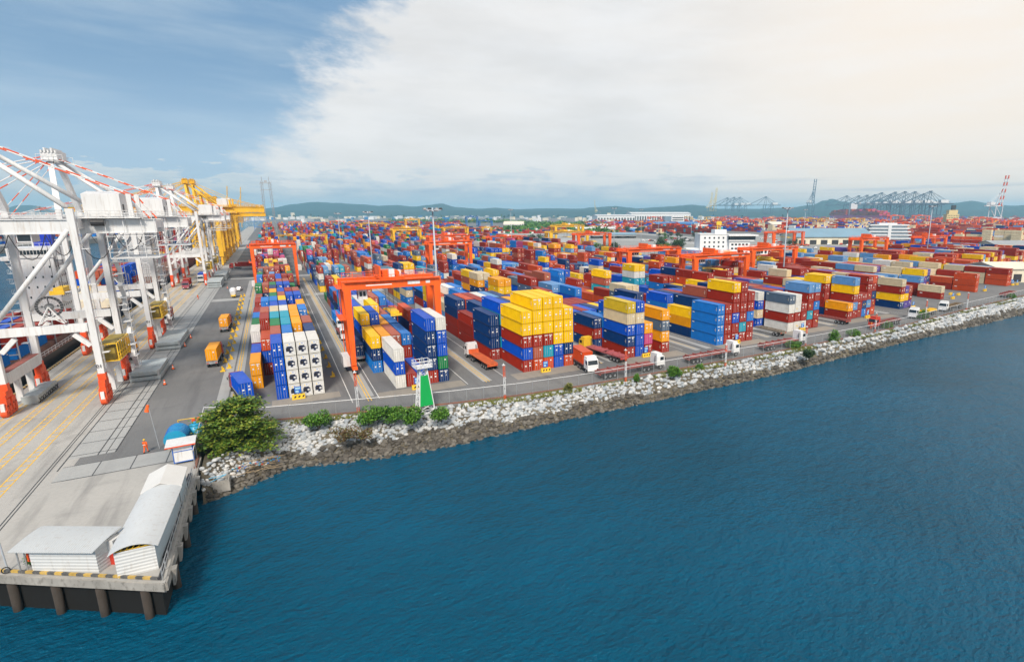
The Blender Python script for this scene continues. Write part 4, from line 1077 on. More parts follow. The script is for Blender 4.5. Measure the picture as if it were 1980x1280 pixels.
GQ = 'white quay cranes along the apron'
for (y, lab) in ((124., 'nearest white quay crane with red striped stays, legs at the near apron'), (170.5, 'second nearest white quay crane, machinery house behind the first'), (311., 'third white quay crane along the apron, nearer of the far pair'), (351., 'farthest white quay crane, standing just before the yellow ones')):
    place(STS, (XL, y, .02), lab, 'quay crane', GQ, 0., None, QF)
SYL = sts_proto('quay_crane', 16.4, M_yel, M_yel, M_whitec, M_yel, False, 25., 1.9)
GYQ = 'yellow quay cranes beyond the white ones'
for i, (y, s_) in enumerate(((424., 1.0), (462., 1.03), (505., 1.0), (555., 1.0), (640., 1.0))):
    place(SYL, (XL, y, .02), ['nearest yellow quay crane with raised tapering mast behind the white cranes', 'second yellow quay crane along the apron', 'third yellow quay crane along the apron', 'fourth yellow quay crane along the apron', 'farthest yellow quay crane along the apron'][i], 'quay crane', GYQ, 0., (1.06, 1.25, 1.14*s_ if i < 2 else 1.03), QF)
# raised boom tips of two far yellow cranes
def far_sts(name, pm, raised=False, stripe=False):
    """far quay crane: origin between rails, boom towards -X"""
    root = bpy.data.objects.new(name, None); COL.objects.link(root)
    for y in (-9, 9):
        for x in (-15, 15):
            l = MB(); l.beam((x, y, 0), (x, y, 46), 1.5); l.obj('leg', pm, root)
        b = MB(); b.b2(-15, 15, y-1, y+1, 15, 17.5); b.beam((15, y, 44), (-15, y, 17), 1.2); b.obj('portal_brace', pm, root)
        a = MB(); a.beam((-13, y, 46), (-11, y*.3, 74), 1.1); a.beam((-11, y*.3, 73), (14, y, 47), .8); a.obj('mast', pm, root)
    g = MB(); g.b2(-16, 48, -3.5, 3.5, 43.5, 46); g.obj('girder', pm, root)
    h = MB(); h.b2(14, 34, -6, 6, 46.6, 54); h.obj('machinery_house', M_whitec, root)
    hd = MB(); hd.b2(-13, -9, -4, 4, 73.5, 76); hd.obj('mast_head', pm, root)
    st = MB()
    for y in (-3, 3): st.tube((-11, y, 75), (40, y, 47), .35, n=5)
    if raised:
        bo = MB(); q = (-30, 0, 118)
        for y in (-4, 4):
            bo.beam((-17, y, 44), (-30, y, 118), 1.8, 2.4)
        for k in range(9): bo.beam((-17-1.45*k, -4, 45+8.2*k), (-17-1.45*k, 4, 45+8.2*k), 1.2)
        bo.obj('boom', pm, root)
        if stripe:
            sb_ = MB()
            for k in range(0, 9, 2):
                for y in (-4, 4):
                    sb_.beam((-17-1.45*k, y, 44+8.2*k), (-17-1.45*(k+1), y, 44+8.2*(k+1)), 2.2, 3.0)
            sb_.obj('red_band', M_redst, root)
        for y in (-3, 3): st.tube((-11, y, 75), (-25, y, 92), .5, n=5)
    else:
        bo = MB(); bo.b2(-82, -17, -3, 3, 43.8, 45.8); bo.obj('boom', pm, root)
        for y in (-3, 3): st.tube((-11, y, 75), (-44, y, 46), .5, n=5); st.tube((-11, y, 75.5), (-76, y, 46), .5, n=5)
    st.obj('stay', pm, root)
    return root
FD = far_sts('quay_crane', M_dblue); FDR = far_sts('quay_crane', M_dblue, True)
GF = 'slate blue quay cranes on the far berth'
def putfar(proto, px, pybase, pytop, label, group, rz, ztop, sxy=1., cat='quay crane'):
    p = G(px, pybase); h0, h1 = 2., 400.
    for _ in range(40):
        m_ = (h0+h1)/2
        if S(p.x, p.y, m_)[1] > pytop: h0 = m_
        else: h1 = m_
    s = h0/ztop
    return place(proto, (p.x, p.y, 0), label, cat, group, rz, (s*sxy, s*sxy, s), QF)
names = ['first', 'second', 'third', 'fourth', 'fifth', 'sixth', 'seventh', 'eighth', 'ninth', 'tenth', 'eleventh']
for i, (px, yb, yt) in enumerate(((1410, 420, 382), (1423, 420, 381), (1434, 420, 381), (1484, 421, 380))):
    putfar(FD, px, yb, yt, f'slate blue far quay crane, {names[i]} from left in the row left of the raised boom', GF, R_(-22), 76.5)
putfar(FDR, 1566, 422, 346, 'slate blue far quay crane with its boom raised steeply', GF, R_(200), 118., .8)
for i, (px, yb, yt) in enumerate(((1640, 424, 378), (1663, 424, 378), (1679, 425, 377), (1694, 425, 376), (1707, 426, 372), (1724, 426, 376), (1733, 427, 371), (1752, 427, 370), (1771, 428, 370), (1788, 428, 374), (1801, 429, 369))):
    putfar(FD, px, yb, yt, f'slate blue far quay crane, {names[i]} from left in the right hand cluster', GF, R_(-32), 76.5)
FY = far_sts('quay_crane', M_yel2, True)
putfar(FY, 1371, 420, 372, 'pale orange far quay crane with raised boom, left of a pair', 'pale orange far quay cranes', R_(200), 118., .7); putfar(FY, 1379, 420, 363, 'pale orange far quay crane with raised boom, right of a pair', 'pale orange far quay cranes', R_(200), 118., .7)
FWh = far_sts('quay_crane', M_white, True, True)
putfar(FWh, 1921, 434, 339, 'white quay crane with raised red and white banded boom at far right', 'white far quay cranes', R_(172), 118., .85)
putfar(FY, 1152, 421, 387, 'thin pale orange crane with raised boom near the middle of the horizon', 'pale orange far quay cranes', R_(20), 118., .4)
FYB = far_sts('quay_crane', M_yel, True)
putfar(FYB, 462, 440, 362, 'far yellow quay crane with raised boom, right of a raised pair', 'far yellow quay cranes', R_(170), 118., .6); putfar(FYB, 436, 445, 360, 'far yellow quay crane with raised boom, left of a raised pair', 'far yellow quay cranes', R_(170), 118., .6)
FB2 = far_sts('quay_crane', M_bluec)
putfar(FB2, 500, 446, 415, 'bright blue quay crane beyond the yellow ones on the apron', 'blue far quay cranes', R_(0), 76.5)
# ------------------------------------------------------------------ ships at the berth
def hull(y0, y1, x_in, x_out, ztop, mat, root, bow=True, zbot=-5.5):
    """hull alongside: inner side x_in (towards the quay), outer side x_out (<x_in)"""
    b = MB(); xm = (x_in+x_out)/2; n = 14; sec = []
    for i in range(n+1):
        t = i/n; y = y0+(y1-y0)*t
        k = 1.
        if bow and t > .82: k = max(.04, 1-((t-.82)/.18)**1.7)
        if t < .08: k = .75+.25*(t/.08)
        sh = ztop+(1.8*((t-.8)/.2)**2 if t > .8 else 0)
        hw = (x_in-x_out)/2*k; kb = k*(.93 if t < .8 else .93-.3*(t-.8)/.2)
        hb = (x_in-x_out)/2*kb
        sec.append([(xm+hw, y, sh), (xm+hb, y-(1.5*t if bow else 0), zbot), (xm-hb, y-(1.5*t if bow else 0), zbot), (xm-hw, y, sh)])
    for s_ in sec: b.v += s_
    for i in range(n):
        for j in range(4):
            a = i*4+j; c = i*4+(j+1) % 4; b.f.append((a, c, c+4, a+4)); b.m.append(1 if j == 3 else 0)
    b.f.append((3, 2, 1, 0)); b.m.append(0); b.f.append((n*4, n*4+1, n*4+2, n*4+3)); b.m.append(0)
    o = b.obj('hull', [mat, M_deckr], root)
    r = MB()
    for i in range(n):
        p, q = Vector(sec[i][0]), Vector(sec[i+1][0])
        for z in (.5, 1.05): r.tube(p+Vector((-.15, 0, z)), q+Vector((-.15, 0, z)), .05, n=4)
        for k in range(5): pp = p.lerp(q, k/5); r.tube(pp+Vector((-.15, 0, 0)), pp+Vector((-.15, 0, 1.05)), .04, n=4)
    r.obj('bulwark_rail', M_white, o)
    return o
def accommodation(root, x0, x1, y0, y1, z0, z1, wing=2.4, funnel=None):
    b = MB(); b.b2(x0, x1, y0, y1, z0, z1-2.6); b.b2(x0-.3, x1+.3, y0-.25, y1, z1-2.6, z1); b.b2(x0-wing, x1+wing, y0+.4, y0+3.6, z1-3.2, z1-2.2)
    b.beam((x0-wing+.3, y0+2, z1-3.2), (x0, y0+2, z1-6.5), .5); b.beam((x1+wing-.3, y0+2, z1-3.2), (x1, y0+2, z1-6.5), .5)
    o = b.obj('deckhouse', M_white, root)
    wn = MB(); n = 12
    for i in range(n):
        xa = x0+.2+(x1-x0-.4)*i/n; wn.b2(xa+.06, xa+(x1-x0-.4)/n-.06, y0-.30, y0-.252, z1-1.75, z1-.65)
    wn.obj('bridge_window', M_glass, o)
    pw = MB(); nz = int((z1-z0-4)/2.6)
    for k in range(nz):
        for fx in (.12, .3, .5, .68, .88):
            if (k+int(fx*10)) % 2 and random.random() < .5: continue
            xx = x0+(x1-x0)*fx; pw.b2(xx-.16, xx+.16, y0-.04, y0-.002, z0+1.4+k*2.6, z0+1.95+k*2.6)
        for k2 in range(5): pw.b2(x1+.002, x1+.04, y0+1+k2*1.6, y0+1.5+k2*1.6, z0+1.4+k*2.6, z0+1.95+k*2.6)
    pw.obj('porthole', M_glass, o)
    for (xa, xb) in ((x0-1.2, x0-.01), (x1+.01, x1+1.2)):
        dk = MB()
        for k in range(nz+1):
            z = z0+.1+k*2.6
            dk.b2(xa, xb, y0+1, y1-1, z, z+.12)
            xo = xa if xa < x0 - 1 else xb
            for yy in range(int(y1-y0-2)+1): dk.tube((xo, y0+1+yy, z), (xo, y0+1+yy, z+1.05), .04, n=4)
            dk.tube((xo, y0+1, z+1.05), (xo, y1-1, z+1.05), .04, n=4)
        dk.obj('side_deck', M_white, o)
    ms_ = MB(); xm = (x0+x1)/2
    ms_.tube((xm, y0+3, z1), (xm, y0+3, z1+5.5), .22, .1, 6); ms_.b2(xm-1.6, xm+1.6, y0+2.9, y0+3.1, z1+3, z1+3.2); ms_.b2(xm-1, xm+1, y0+2.7, y0+3.0, z1+4.2, z1+4.5)
    for i in range(9): ms_.tube((x0+(x1-x0)*i/8, y0-.1, z1), (x0+(x1-x0)*i/8, y0-.1, z1+1.1), .04, n=4)
    ms_.tube((x0, y0-.1, z1+1.1), (x1, y0-.1, z1+1.1), .04, n=4)
    ms_.obj('radar_mast', M_white, o)
    if funnel:
        f = MB(); f.b2(xm-1.9, xm+1.9, y1+.3, y1+4, z0, z1+4.2); f.b2(xm-1.2, xm-.4, y1+1, y1+2, z1+4.2, z1+5.5); f.b2(xm+.4, xm+1.2, y1+1, y1+2, z1+4.2, z1+5.5); f.obj('funnel', funnel, root)
    return o
SHIPN = [0]
def shipbox(code, x, y, z, lab, w_=1.9, L_=7.4, h=2.45):
    SHIPN[0] += 1
    o = container(code, 40, (x, y, z), lab, 'containers on the ships', 0., w_/CW, L_/CL40, False, False); o.scale.z = h/CH
S1 = empty('container_ship', (0, 0, 0), 'black hulled container ship with tall white bridge, berthed under the nearest crane', 'ship', 'ships along the quay')
hull(92, 262, -45.9, -61.5, 1.9, M_hull, S1)
accommodation(S1, -58.2, -50., 196, 206, 1.9, 24.2, 1.8, M_funnel)
hc = MB()
for y in (100, 111, 122, 133, 144, 155, 166, 177): hc.b2(-60, -47.6, y, y+9.6, 1.2, 3.1)
hc.obj('hatch_coaming', M_deckr, S1)
lb_ = MB()
for y in (110, 121, 132, 143, 154, 165, 176, 187):
    for x in (-60.2, -57, -54, -51, -47.3): lb_.beam((x, y-.4, 1.9), (x, y-.4, 9.5), .22)
    for z in (4.5, 7., 9.5): lb_.beam((-60.2, y-.4, z), (-47.3, y-.4, z), .2)
lb_.obj('lashing_bridge', M_steel, S1)
c_i = 0
for (y, cols) in ((188., 'R--RR'), (177.2, 'RBRRR'), (166.2, 'SLBRR'), (155.2, 'RLSBR'), (144.2, 'WRSRL'), (133.2, 'RLRBR'), (122.2, 'BRWRR')):
    for k, ch in enumerate(cols):
        if ch == '-': continue
        for t in range(2 if y > 150 else 1):
            code = ch if t else random.choice('RRBRL')
            shipbox(code, -58.6+k*2.35, y, 3.15+t*2.46, f"{CC[code][0]} container on the near ship, {'upper' if t else 'lower'} tier, {ORD[c_i]} bay, {ORD[k]} across")
    c_i += 1
S2 = empty('container_ship', (0, 0, 0), 'navy hulled container ship with pale deck cranes, second along the quay', 'ship', 'ships along the quay')
hull(232, 420, -46.2, -64, 2.6, M_hullb, S2)
accommodation(S2, -60, -51., 338, 350, 2.6, 27., 1.8)
fo_ = MB(); fo_.b2(-61.5, -47.4, 233, 246, 2.6, 5.2); fo_.b2(-60, -49, 236, 244, 5.2, 7.4); fo_.tube((-53, 240, 7.4), (-53, 240, 15), .35, .2, 8); fo_.b2(-54.6, -51.4, 239, 241, 9.5, 9.8); fo_.b2(-54, -52, 239.3, 240.7, 12.4, 12.7); fo_.obj('deck_house', M_cream, S2)
lb_ = MB()
for y in (262, 275, 288, 301, 314, 327):
    for x in (-62.5, -59, -56, -53, -50, -47.2): lb_.beam((x, y-.5, 2.6), (x, y-.5, 11.), .25)
    for z in (5., 8., 11.): lb_.beam((-62.5, y-.5, z), (-47.2, y-.5, z), .25)
lb_.obj('lashing_bridge', M_steel, S2)
for (y, stk) in ((249.5, ['NBS', 'YYBO', 'AYBR', 'YARS', 'NRNS', 'NBBO']), (262.5, ['NBR', 'NNBR', 'BBBR', 'BNNB', 'BBRR', 'LBBB']), (276, ['WRB', 'RWRB', 'BWRR', 'GBWR', 'RBRR', 'WRBB'])):
    for k, s_ in enumerate(stk):
        for t, code in enumerate(s_):
            bay = {249.5: 'first', 262.5: 'second', 276: 'third'}[y]
            shipbox(code, -60.6+k*2.25, y, 3.6+t*2.46, f"{CC[code][0]} container on the navy ship, {ORD[t]} tier, {ORD[k]} across, {bay} bay", 2.05, 10.5)
S3 = empty('container_ship', (0, 0, 0), 'maroon hulled container ship with white deckhouse under the yellow cranes', 'ship', 'ships along the quay')
hull(432, 640, -46.2, -68, 5., M_hullr, S3); accommodation(S3, -64, -51, 545, 560, 5., 36., 2.)
sb3 = FarBoxes()
for y in range(445, 540, 13):
    for k in range(7):
        for t in range(random.randint(3, 6)): sb3.add(-65+k*2.7, y+6, 5.2+t*CH, 2.44, 12.2, random.choice('RRRPSNBR'), 0., False)
sb3.obj('ship_deck_containers', 'mostly red containers stacked on the deck of the maroon ship')
SP = empty('container_ship', (0, 0, 0), 'far ship with bright magenta hull stacked with orange red containers', 'ship', 'ships along the quay')
a, b_ = G(1604, 424), G(1705, 427.5); dv = (b_-a); Lp = dv.length
hb_ = MB(); u = dv.normalized(); nn_ = Vector((-u.y, u.x, 0))
P = lambda t, s_, z: tuple(a+u*t*Lp+nn_*s_+Vector((0, 0, z)))
hb_.add([P(.04, 0, -4), P(.96, 0, -4), P(.96, 45, -4), P(.04, 45, -4), P(0, 0, 22), P(1, 0, 22), P(1, 45, 22), P(0, 45, 22)], [(0, 3, 2, 1), (4, 5, 6, 7), (0, 1, 5, 4), (1, 2, 6, 5), (2, 3, 7, 6), (3, 0, 4, 7)])
hb_.obj('hull', M_hullp, SP)
dh_ = MB(); c0 = a+u*.40*Lp+nn_*22; dh_.box((c0.x, c0.y, 50), (26, 30, 56), 0, math.atan2(u.y, u.x)); dh_.obj('deckhouse', M_white, SP)
spb = FarBoxes(); ang = math.atan2(u.y, u.x)-pi/2
for i in range(26):
    if i in (10, 11): continue
    hh = 3+int(3*sin(pi*(i+1)/27))+random.randint(0, 2)
    for s_ in (3, 18, 33):
        p = a+u*((i+.6)/27*Lp)+nn_*s_
        for t in range(hh): spb.add(p.x, p.y, 22+t*4.2, 13, Lp/28, random.choice('ROROSSOPR'), ang, False, 4.1)
spb.obj('ship_deck_containers', 'orange red containers stacked on the far magenta ship')

# ------------------------------------------------------------------ lorries
def wheelset(name, root, xs, r=.5, half=1.05):
    for x in xs:
        for s_ in (-1, 1):
            w_ = MB(); w_.tube((x, s_*half-.17, r), (x, s_*half+.17, r), r, n=14)
            o = w_.obj('wheel', M_tyre, root)
            h = MB(); h.tube((x, s_*(half+.171), r), (x, s_*(half+.19), r), r*.5, n=10); h.obj('rim', M_steel, o)
def cab(root, x0, mat, z0=.95, h=2.1, L_=2.1):
    """cab-over tractor cab facing +X, front at x0"""
    b = MB(); w_ = 1.22
    prof = [(x0-L_, z0), (x0, z0), (x0+.02, z0+.95), (x0-.22, z0+h-.12), (x0-.5, z0+h), (x0-L_, z0+h)]
    n = len(prof); vs = [(x, -w_, z) for x, z in prof]+[(x, w_, z) for x, z in prof]
    b.add(vs, [tuple(range(n)), tuple(range(2*n-1, n-1, -1))]+[((i+1) % n, i, i+n, (i+1) % n+n) for i in range(n)])
    b.b2(x0-L_, x0-.7, -w_+.1, w_-.1, z0+h-.02, z0+h+.5, 0); b.b2(x0-.06, x0+.12, -w_, w_, z0-.35, z0+.1, 0)
    o = b.obj('cab', mat, root)
    g = MB()
    g.add([(x0+.03, -w_+.1, z0+1.0), (x0+.03, w_-.1, z0+1.0), (x0-.19, w_-.15, z0+h-.2), (x0-.19, -w_+.15, z0+h-.2)], [(0, 1, 2, 3)])
    for s_ in (-1, 1): g.b2(x0-1.25, x0-.3, s_*(w_+.003)-.003, s_*(w_+.003)+.003, z0+1.05, z0+h-.3)
    g.obj('windscreen', M_glass, o)
    for s_ in (-1, 1):
        l = MB(); l.b2(x0+.12, x0+.15, s_*.85-.18, s_*.85+.18, z0-.25, z0-.02); l.obj('headlight', M_mark, o)
        m_ = MB(); m_.b2(x0-.15, x0-.05, s_*(w_+.22)-.08, s_*(w_+.22)+.08, z0+1.1, z0+1.6); m_.tube((x0-.1, s_*w_, z0+1.6), (x0-.1, s_*(w_+.22), z0+1.55), .03, n=4); m_.obj('mirror', M_blk, o)
    return o
def lorry(loc, rz, label, cabm, bedm, Lt=9., deck='slat', group='lorries with trailers', nocab=False, name='container_lorry', w_=1.0):
    root = empty(name, loc, label, 'lorry' if not nocab else 'trailer', group, rz); root.scale = (1, w_, 1)
    if not nocab:
        cab(root, 3.4, cabm)
        ch = MB(); ch.b2(-2.6, 3.2, -.45, .45, .75, 1.0); ch.b2(-.4, .9, -1.1, -.5, .5, 1.0); ch.b2(-.4, .9, .5, 1.1, .5, 1.0); ch.tube((1.05, -.8, 1.), (1.05, -.8, 3.1), .09, n=6); ch.obj('chassis', M_dark, root)
        wheelset('wheel', root, (2.3, -.9, -2.05))
    t = MB(); x1 = .6; x0 = x1-Lt
    for s_ in (-.55, .55): t.b2(x0, x1, s_-.09, s_+.09, 1.02, 1.38)
    if deck == 'plate': t.b2(x0, x1, -1.2, 1.2, 1.38, 1.52); t.b2(x1-.12, x1, -1.2, 1.2, 1.52, 2.3)
    else:
        n = 9
        for i in range(n+1):
            x = x0+(x1-x0)*i/n; t.b2(x-.1, x+.1, -1.2, 1.2, 1.38, 1.5)
        for s_ in (-1.15, 1.15): t.b2(x0, x1, s_-.07, s_+.07, 1.3, 1.52)
        if deck == 'slat':
            t.b2(x0+.3, x0+Lt*.42, -1.1, 1.1, 1.5, 1.58); t.b2(x0+Lt*.52, x1-.3, -1.1, 1.1, 1.5, 1.58)
            for i in range(5): t.b2(x0+.4+i*Lt*.18, x0+.6+i*Lt*.18, -1.1, 1.1, 1.58, 1.85)
    t.b2(x0-.06, x0+.02, -1.2, 1.2, .9, 1.3)
    to = t.obj('trailer_bed', bedm, root)
    wheelset('wheel', to, (x0+1.1, x0+2.25) if Lt < 10 else (x0+1.1, x0+2.25, x0+3.4))
    lm = MB()
    for s_ in (-.9, .9): lm.b2(x0-.09, x0-.061, s_-.2, s_+.2, 1., 1.2)
    lm.obj('tail_light', M_redp, to)
    return root
def load(root, code, size, label, off=None, zz=1.54, L_=None, loc_x=None):
    """a container riding on a lorry: a thing of its own"""
    Ln = (CL40 if size == 40 else CL20); Lg = L_ or Ln
    rz = root.rotation_euler.z; sw = root.scale.y
    x_end = loc_x
    d = Vector((cos(rz), sin(rz), 0)); p = root.location+d*x_end+Vector((0, 0, zz))
    return container(code, size, p, label, 'containers riding on lorries', rz-pi/2, .98*sw, Lg/Ln)
# along the shore road
def at(px, py): p = G(px, py); return (p.x, p.y, .025)
lorry((67.2, 91.3, .025), R_(1), 'white cab lorry with empty red flatbed, first on the shore road', M_truckw, M_rust, 13.5)
lorry((89.2, 91.1, .025), R_(1), 'white cab lorry with empty red flatbed, middle one on the shore road', M_truckw, M_rust, 12.5)
lorry((112.5, 91.0, .025), R_(2), 'white cab lorry with empty red flatbed, partly behind tall roadside weeds', M_truckw, M_rust, 12.5)
lorry((151.5, 92.9, .025), R_(186), 'red cab lorry with red skeletal trailer on the shore road', M_redp, M_rust, 12.5, 'frame')
lorry((177., 95.9, .025), R_(187), 'white cab lorry with yellow skeletal trailer on the shore road', M_truckw, M_yelm, 13., 'slat')
lorry((198.5, 98., .025), R_(188), 'white cab lorry with brown skeletal trailer, farthest on the shore road', M_truckw, paint('brown_trailer', (.2, .13, .06), .7, .3), 13., 'frame')
lorry((262., 104.3, .025), R_(8), 'rusty red empty trailer parked by the far fence corner', M_redp, M_rust, 14., 'slat', nocab=True, name='container_trailer')
t1 = lorry((55.6, 97.9, .025), R_(-97), 'white cab lorry carrying a rusty red container past the yellow stacks', M_truckw, M_rust, 7.2)
load(t1, 'O', 40, 'rusty orange red container on the white lorry beside the yellow stacks', L_=6.8, loc_x=-6.4)
lorry((37.6, 118.6, .025), R_(92), 'white cab lorry with empty orange flat trailer between container blocks', M_truckw, M_bed, 11.5, 'plate')
lorry((64.0, 110.5, .025), R_(97), 'pinkish red empty trailer parked beside the navy and red stack', M_yelm, paint('pink_red_trailer', (.38, .09, .10), .7, .25), 13., 'slat')
lorry((117.4, 106.8, .025), R_(90), 'weathered skeletal trailer left of the white container stacks', M_white, paint('weathered_trailer', (.22, .18, .14), .8, .4), 9., 'frame', nocab=True, name='container_trailer')
lorry((147.2, 109.5, .025), R_(90), 'red skeletal trailer with three axles left of the yellow topped stack', M_white, M_rust, 10.5, 'frame', nocab=True, name='container_trailer')
t2 = lorry((85.6, 120.6, .025), R_(90), 'lorry carrying an amber container left of the sky blue wall', M_truckw, M_rust, 9.5)
load(t2, 'A', 40, 'amber container on a lorry left of the sky blue container wall', L_=9., loc_x=-8.6)
t3 = lorry((-8.2, 117.5, .025), R_(101), 'yard tractor trailer standing askew at the front of the reefer block', M_maroon, M_steel, 9.5, 'frame', w_=.85)
load(t3, 'B', 40, 'royal blue container on a trailer standing askew in front of the reefer block', L_=9., loc_x=-8.7)
t4 = lorry((-13.7, 148.5, .025), R_(88), 'yard tractor pulling an amber container, nearer of two on the asphalt', M_redp, M_steel, 8.6, 'frame', w_=.85)
load(t4, 'A', 40, 'amber container on a trailer, nearer of two on the open asphalt', L_=8., loc_x=-7.6)
t5 = lorry((-13.9, 190.5, .025), R_(88), 'maroon yard tractor pulling an amber container, farther of two on the asphalt', M_maroon, M_steel, 9., 'frame', w_=.85)
load(t5, 'A', 20, 'amber container on a trailer, farther of two on the open asphalt', L_=7.2, loc_x=-7.8)
t6 = lorry((-31.4, 157., .025), R_(-90), 'maroon yard tractor with amber container waiting under the nearest white crane', M_maroon, M_steel, 9., 'frame', w_=.8)
load(t6, 'A', 20, 'amber container on the yard tractor trailer under the nearest white crane', L_=6.5, loc_x=-8.2)
t7 = lorry((-30.2, 206., .025), R_(-90), 'white yard tractor with a red container under the second white crane', M_truckw, M_steel, 9., 'frame', w_=.8)
load(t7, 'R', 20, 'dark red container on a trailer under the second white crane', L_=6.5, loc_x=-8.2)
t8 = lorry((-34.8, 300., .025), R_(-90), 'maroon yard tractor with dark red container on the quay lanes', M_maroon, M_steel, 9.5, 'frame')
load(t8, 'R', 20, 'dark red container on the yard tractor in the quay lanes', L_=8., loc_x=-8.6)
t9 = lorry((-31.6, 326., .025), R_(-90), 'white cab lorry with blue container on the quay lanes', M_truckw, M_steel, 13., 'frame')
load(t9, 'B', 40, 'royal blue container on the white lorry in the quay lanes', L_=12., loc_x=-12.)
t10 = lorry((14.2, 138., .025), R_(92), 'lorry with dark blue container in the lane under the near orange gantry', M_truckw, M_steel, 10., 'frame', w_=.75)
load(t10, 'N', 40, 'navy blue container on a lorry in the lane under the near orange gantry', L_=9.5, loc_x=-9.3)
t11 = lorry((14.6, 172., .025), R_(-89), 'white cab lorry with cyan container queueing left of the near orange gantry', M_truckw, M_steel, 10., 'frame', w_=.8)
load(t11, 'L', 40, 'sky blue container on the queueing lorry left of the near orange gantry', L_=9.5, loc_x=-9.5)
lorry((14.0, 157., .025), R_(-89), 'white cab lorry with empty trailer queueing behind the near orange gantry leg', M_truckw, M_rust, 9., 'frame', w_=.8)
t12 = lorry((-20., 392., .025), R_(180), 'red lorry with long dark red container crossing the far end of the apron', M_redp, M_steel, 14., 'frame')
load(t12, 'R', 40, 'long dark red container crossing the far end of the apron', L_=13.5, loc_x=-13.)
container('W', 40, (12.6, 365, .02), 'white container standing alone at the far end of the lane beside the reefer block', 'containers stacked in the yard')
def small_car(loc, rz, label, mat, name='pickup_truck', group=None):
    r = empty(name, loc, label, 'car', group, rz)
    b = MB(); b.b2(-2.2, 2.2, -.85, .85, .4, .95); b.add([(-.5, -.8, .95), (1.3, -.8, .95), (1.3, .8, .95), (-.5, .8, .95), (-.2, -.68, 1.55), (.75, -.68, 1.55), (.75, .68, 1.55), (-.2, .68, 1.55)], [(4, 5, 6, 7), (0, 1, 5, 4), (1, 2, 6, 5), (2, 3, 7, 6), (3, 0, 4, 7)]); b.b2(-2.15, -.55, -.82, -.7, .95, 1.2); b.b2(-2.15, -.55, .7, .82, .95, 1.2)
    o = b.obj('body', mat, r)
    g = MB(); g.add([(1.32, -.7, 1.0), (1.32, .7, 1.0), (.83, .6, 1.5), (.83, -.6, 1.5)], [(0, 1, 2, 3)]); g.b2(-.25, .8, -.80, -.72, 1.05, 1.4); g.b2(-.25, .8, .72, .80, 1.05, 1.4); g.obj('window', M_glass, o)
    wheelset('wheel', r, (1.35, -1.35), .36, .8); return r
small_car((-14.4, 281., .02), R_(80), 'white pickup truck on the asphalt near the orange gantry leg', M_truckw)
p = G(455, 575); r = empty('concrete_mixer', (p.x-.5, p.y, .02), 'small white drum mixer trailer among yellow lane posts', 'mixer')
q = MB(); q.tube((0, -1.8, 1.9), (0, 1.6, 2.6), .9, 1.3, 14); q.tube((0, 1.6, 2.6), (0, 2.4, 2.8), 1.3, .6, 14); q.obj('drum', M_white, r); q = MB(); q.b2(-.8, .8, -2.4, 2.4, .7, 1.1); q.obj('frame', M_yelm, r); wheelset('wheel', r, (.0,), .5, .9)
small_car((-15.1, 68.2, .02), R_(70), 'white pickup truck half hidden behind the long shed', M_truckw)

# ------------------------------------------------------------------ things on the apron and the yard
def hatch(x0, x1, y0, y1, n, label):
    r = empty('hatch_cover', (x0, y0, .03), label, 'hatch cover', 'ship hatch covers laid on the apron')
    z = 0.
    for k in range(n):
        b = MB(); o_ = .25*(k % 2)
        b.b2(o_, x1-x0-o_*.5, o_*.6, y1-y0-.2*k, z+.25, z+.85)
        b.b2(o_+.2, x1-x0-.4, .3, y1-y0-.5, z, z+.25)
        for i in range(6): b.b2(o_+.3+(x1-x0-1)*i/6, o_+.5+(x1-x0-1)*i/6, -.08+o_*.6, o_*.6, z+.3, z+.8)
        for i in range(5): b.b2(.6+o_+(x1-x0-2)*i/5, 1.1+o_+(x1-x0-2)*i/5, 1+(y1-y0-3)*(i % 3)/3, 1.4+(y1-y0-3)*(i % 3)/3, z+.85, z+.90, 0)
        b.obj('cover_panel', M_hatch, r); z += 1.05
    c = MB()
    for (x, y) in ((.2, .2), (x1-x0-.3, .2), (.2, y1-y0-.4), (x1-x0-.3, y1-y0-.4)): c.b2(x-.15, x+.15, y-.15, y+.15, 0, z)
    c.obj('corner_post', M_steel, r)
hatch(-27.2, -22.3, 135.6, 147.5, 2, 'nearest stack of two grey hatch covers on the apron')
hatch(-27.2, -22.2, 165., 183., 2, 'second nearest stack of grey hatch covers on the apron')
hatch(-27., -21.6, 297., 315., 3, 'stack of three grey hatch covers, nearer of the far two')
hatch(-26.8, -21.4, 328., 352., 3, 'stack of three grey hatch covers, farther of the far two')
gr = empty('gangway_pontoon', (-39.6, 128.6, .03), 'grey steel pontoon block lying between the crane legs on the quay', 'pontoon')
b = MB(); b.b2(-1.1, 1.1, 0, 5.2, .4, 1.5); b.b2(-1., 1., 5.6, 10.4, .4, 1.5); b.b2(-.9, .9, 0, 10.6, .05, .4); b.obj('deck', M_hatch, gr)
b = MB()
for i in range(8): b.beam((1.12, .3+i*1.3, .1), (1.12, 1.3+i*1.3, .9), .1); b.beam((1.12, 1.3+i*1.3, .1), (1.12, .3+i*1.3, .9), .1)
b.obj('lattice_side', M_dark, gr)
b = MB()
for i in range(5): b.b2(-1., 1., i*1.1+.2, i*1.1+.3, 1.5, 1.53)
b.obj('deck_strip', M_white, gr)
def cone(x, y, label):
    r = empty('traffic_cone', (x, y, .03), label, 'cone', 'orange traffic cones by the hatch covers')
    c = MB().tube((0, 0, .06), (0, 0, 1.0), .24, .05, 10).obj('cone_body', M_orange, r); MB().b2(-.32, .32, -.32, .32, 0, .06).obj('base', M_blk, r)
    k = MB().tube((0, 0, .45), (0, 0, .65), .165, .125, 10, caps=False); k.obj('white_band', M_white, c)
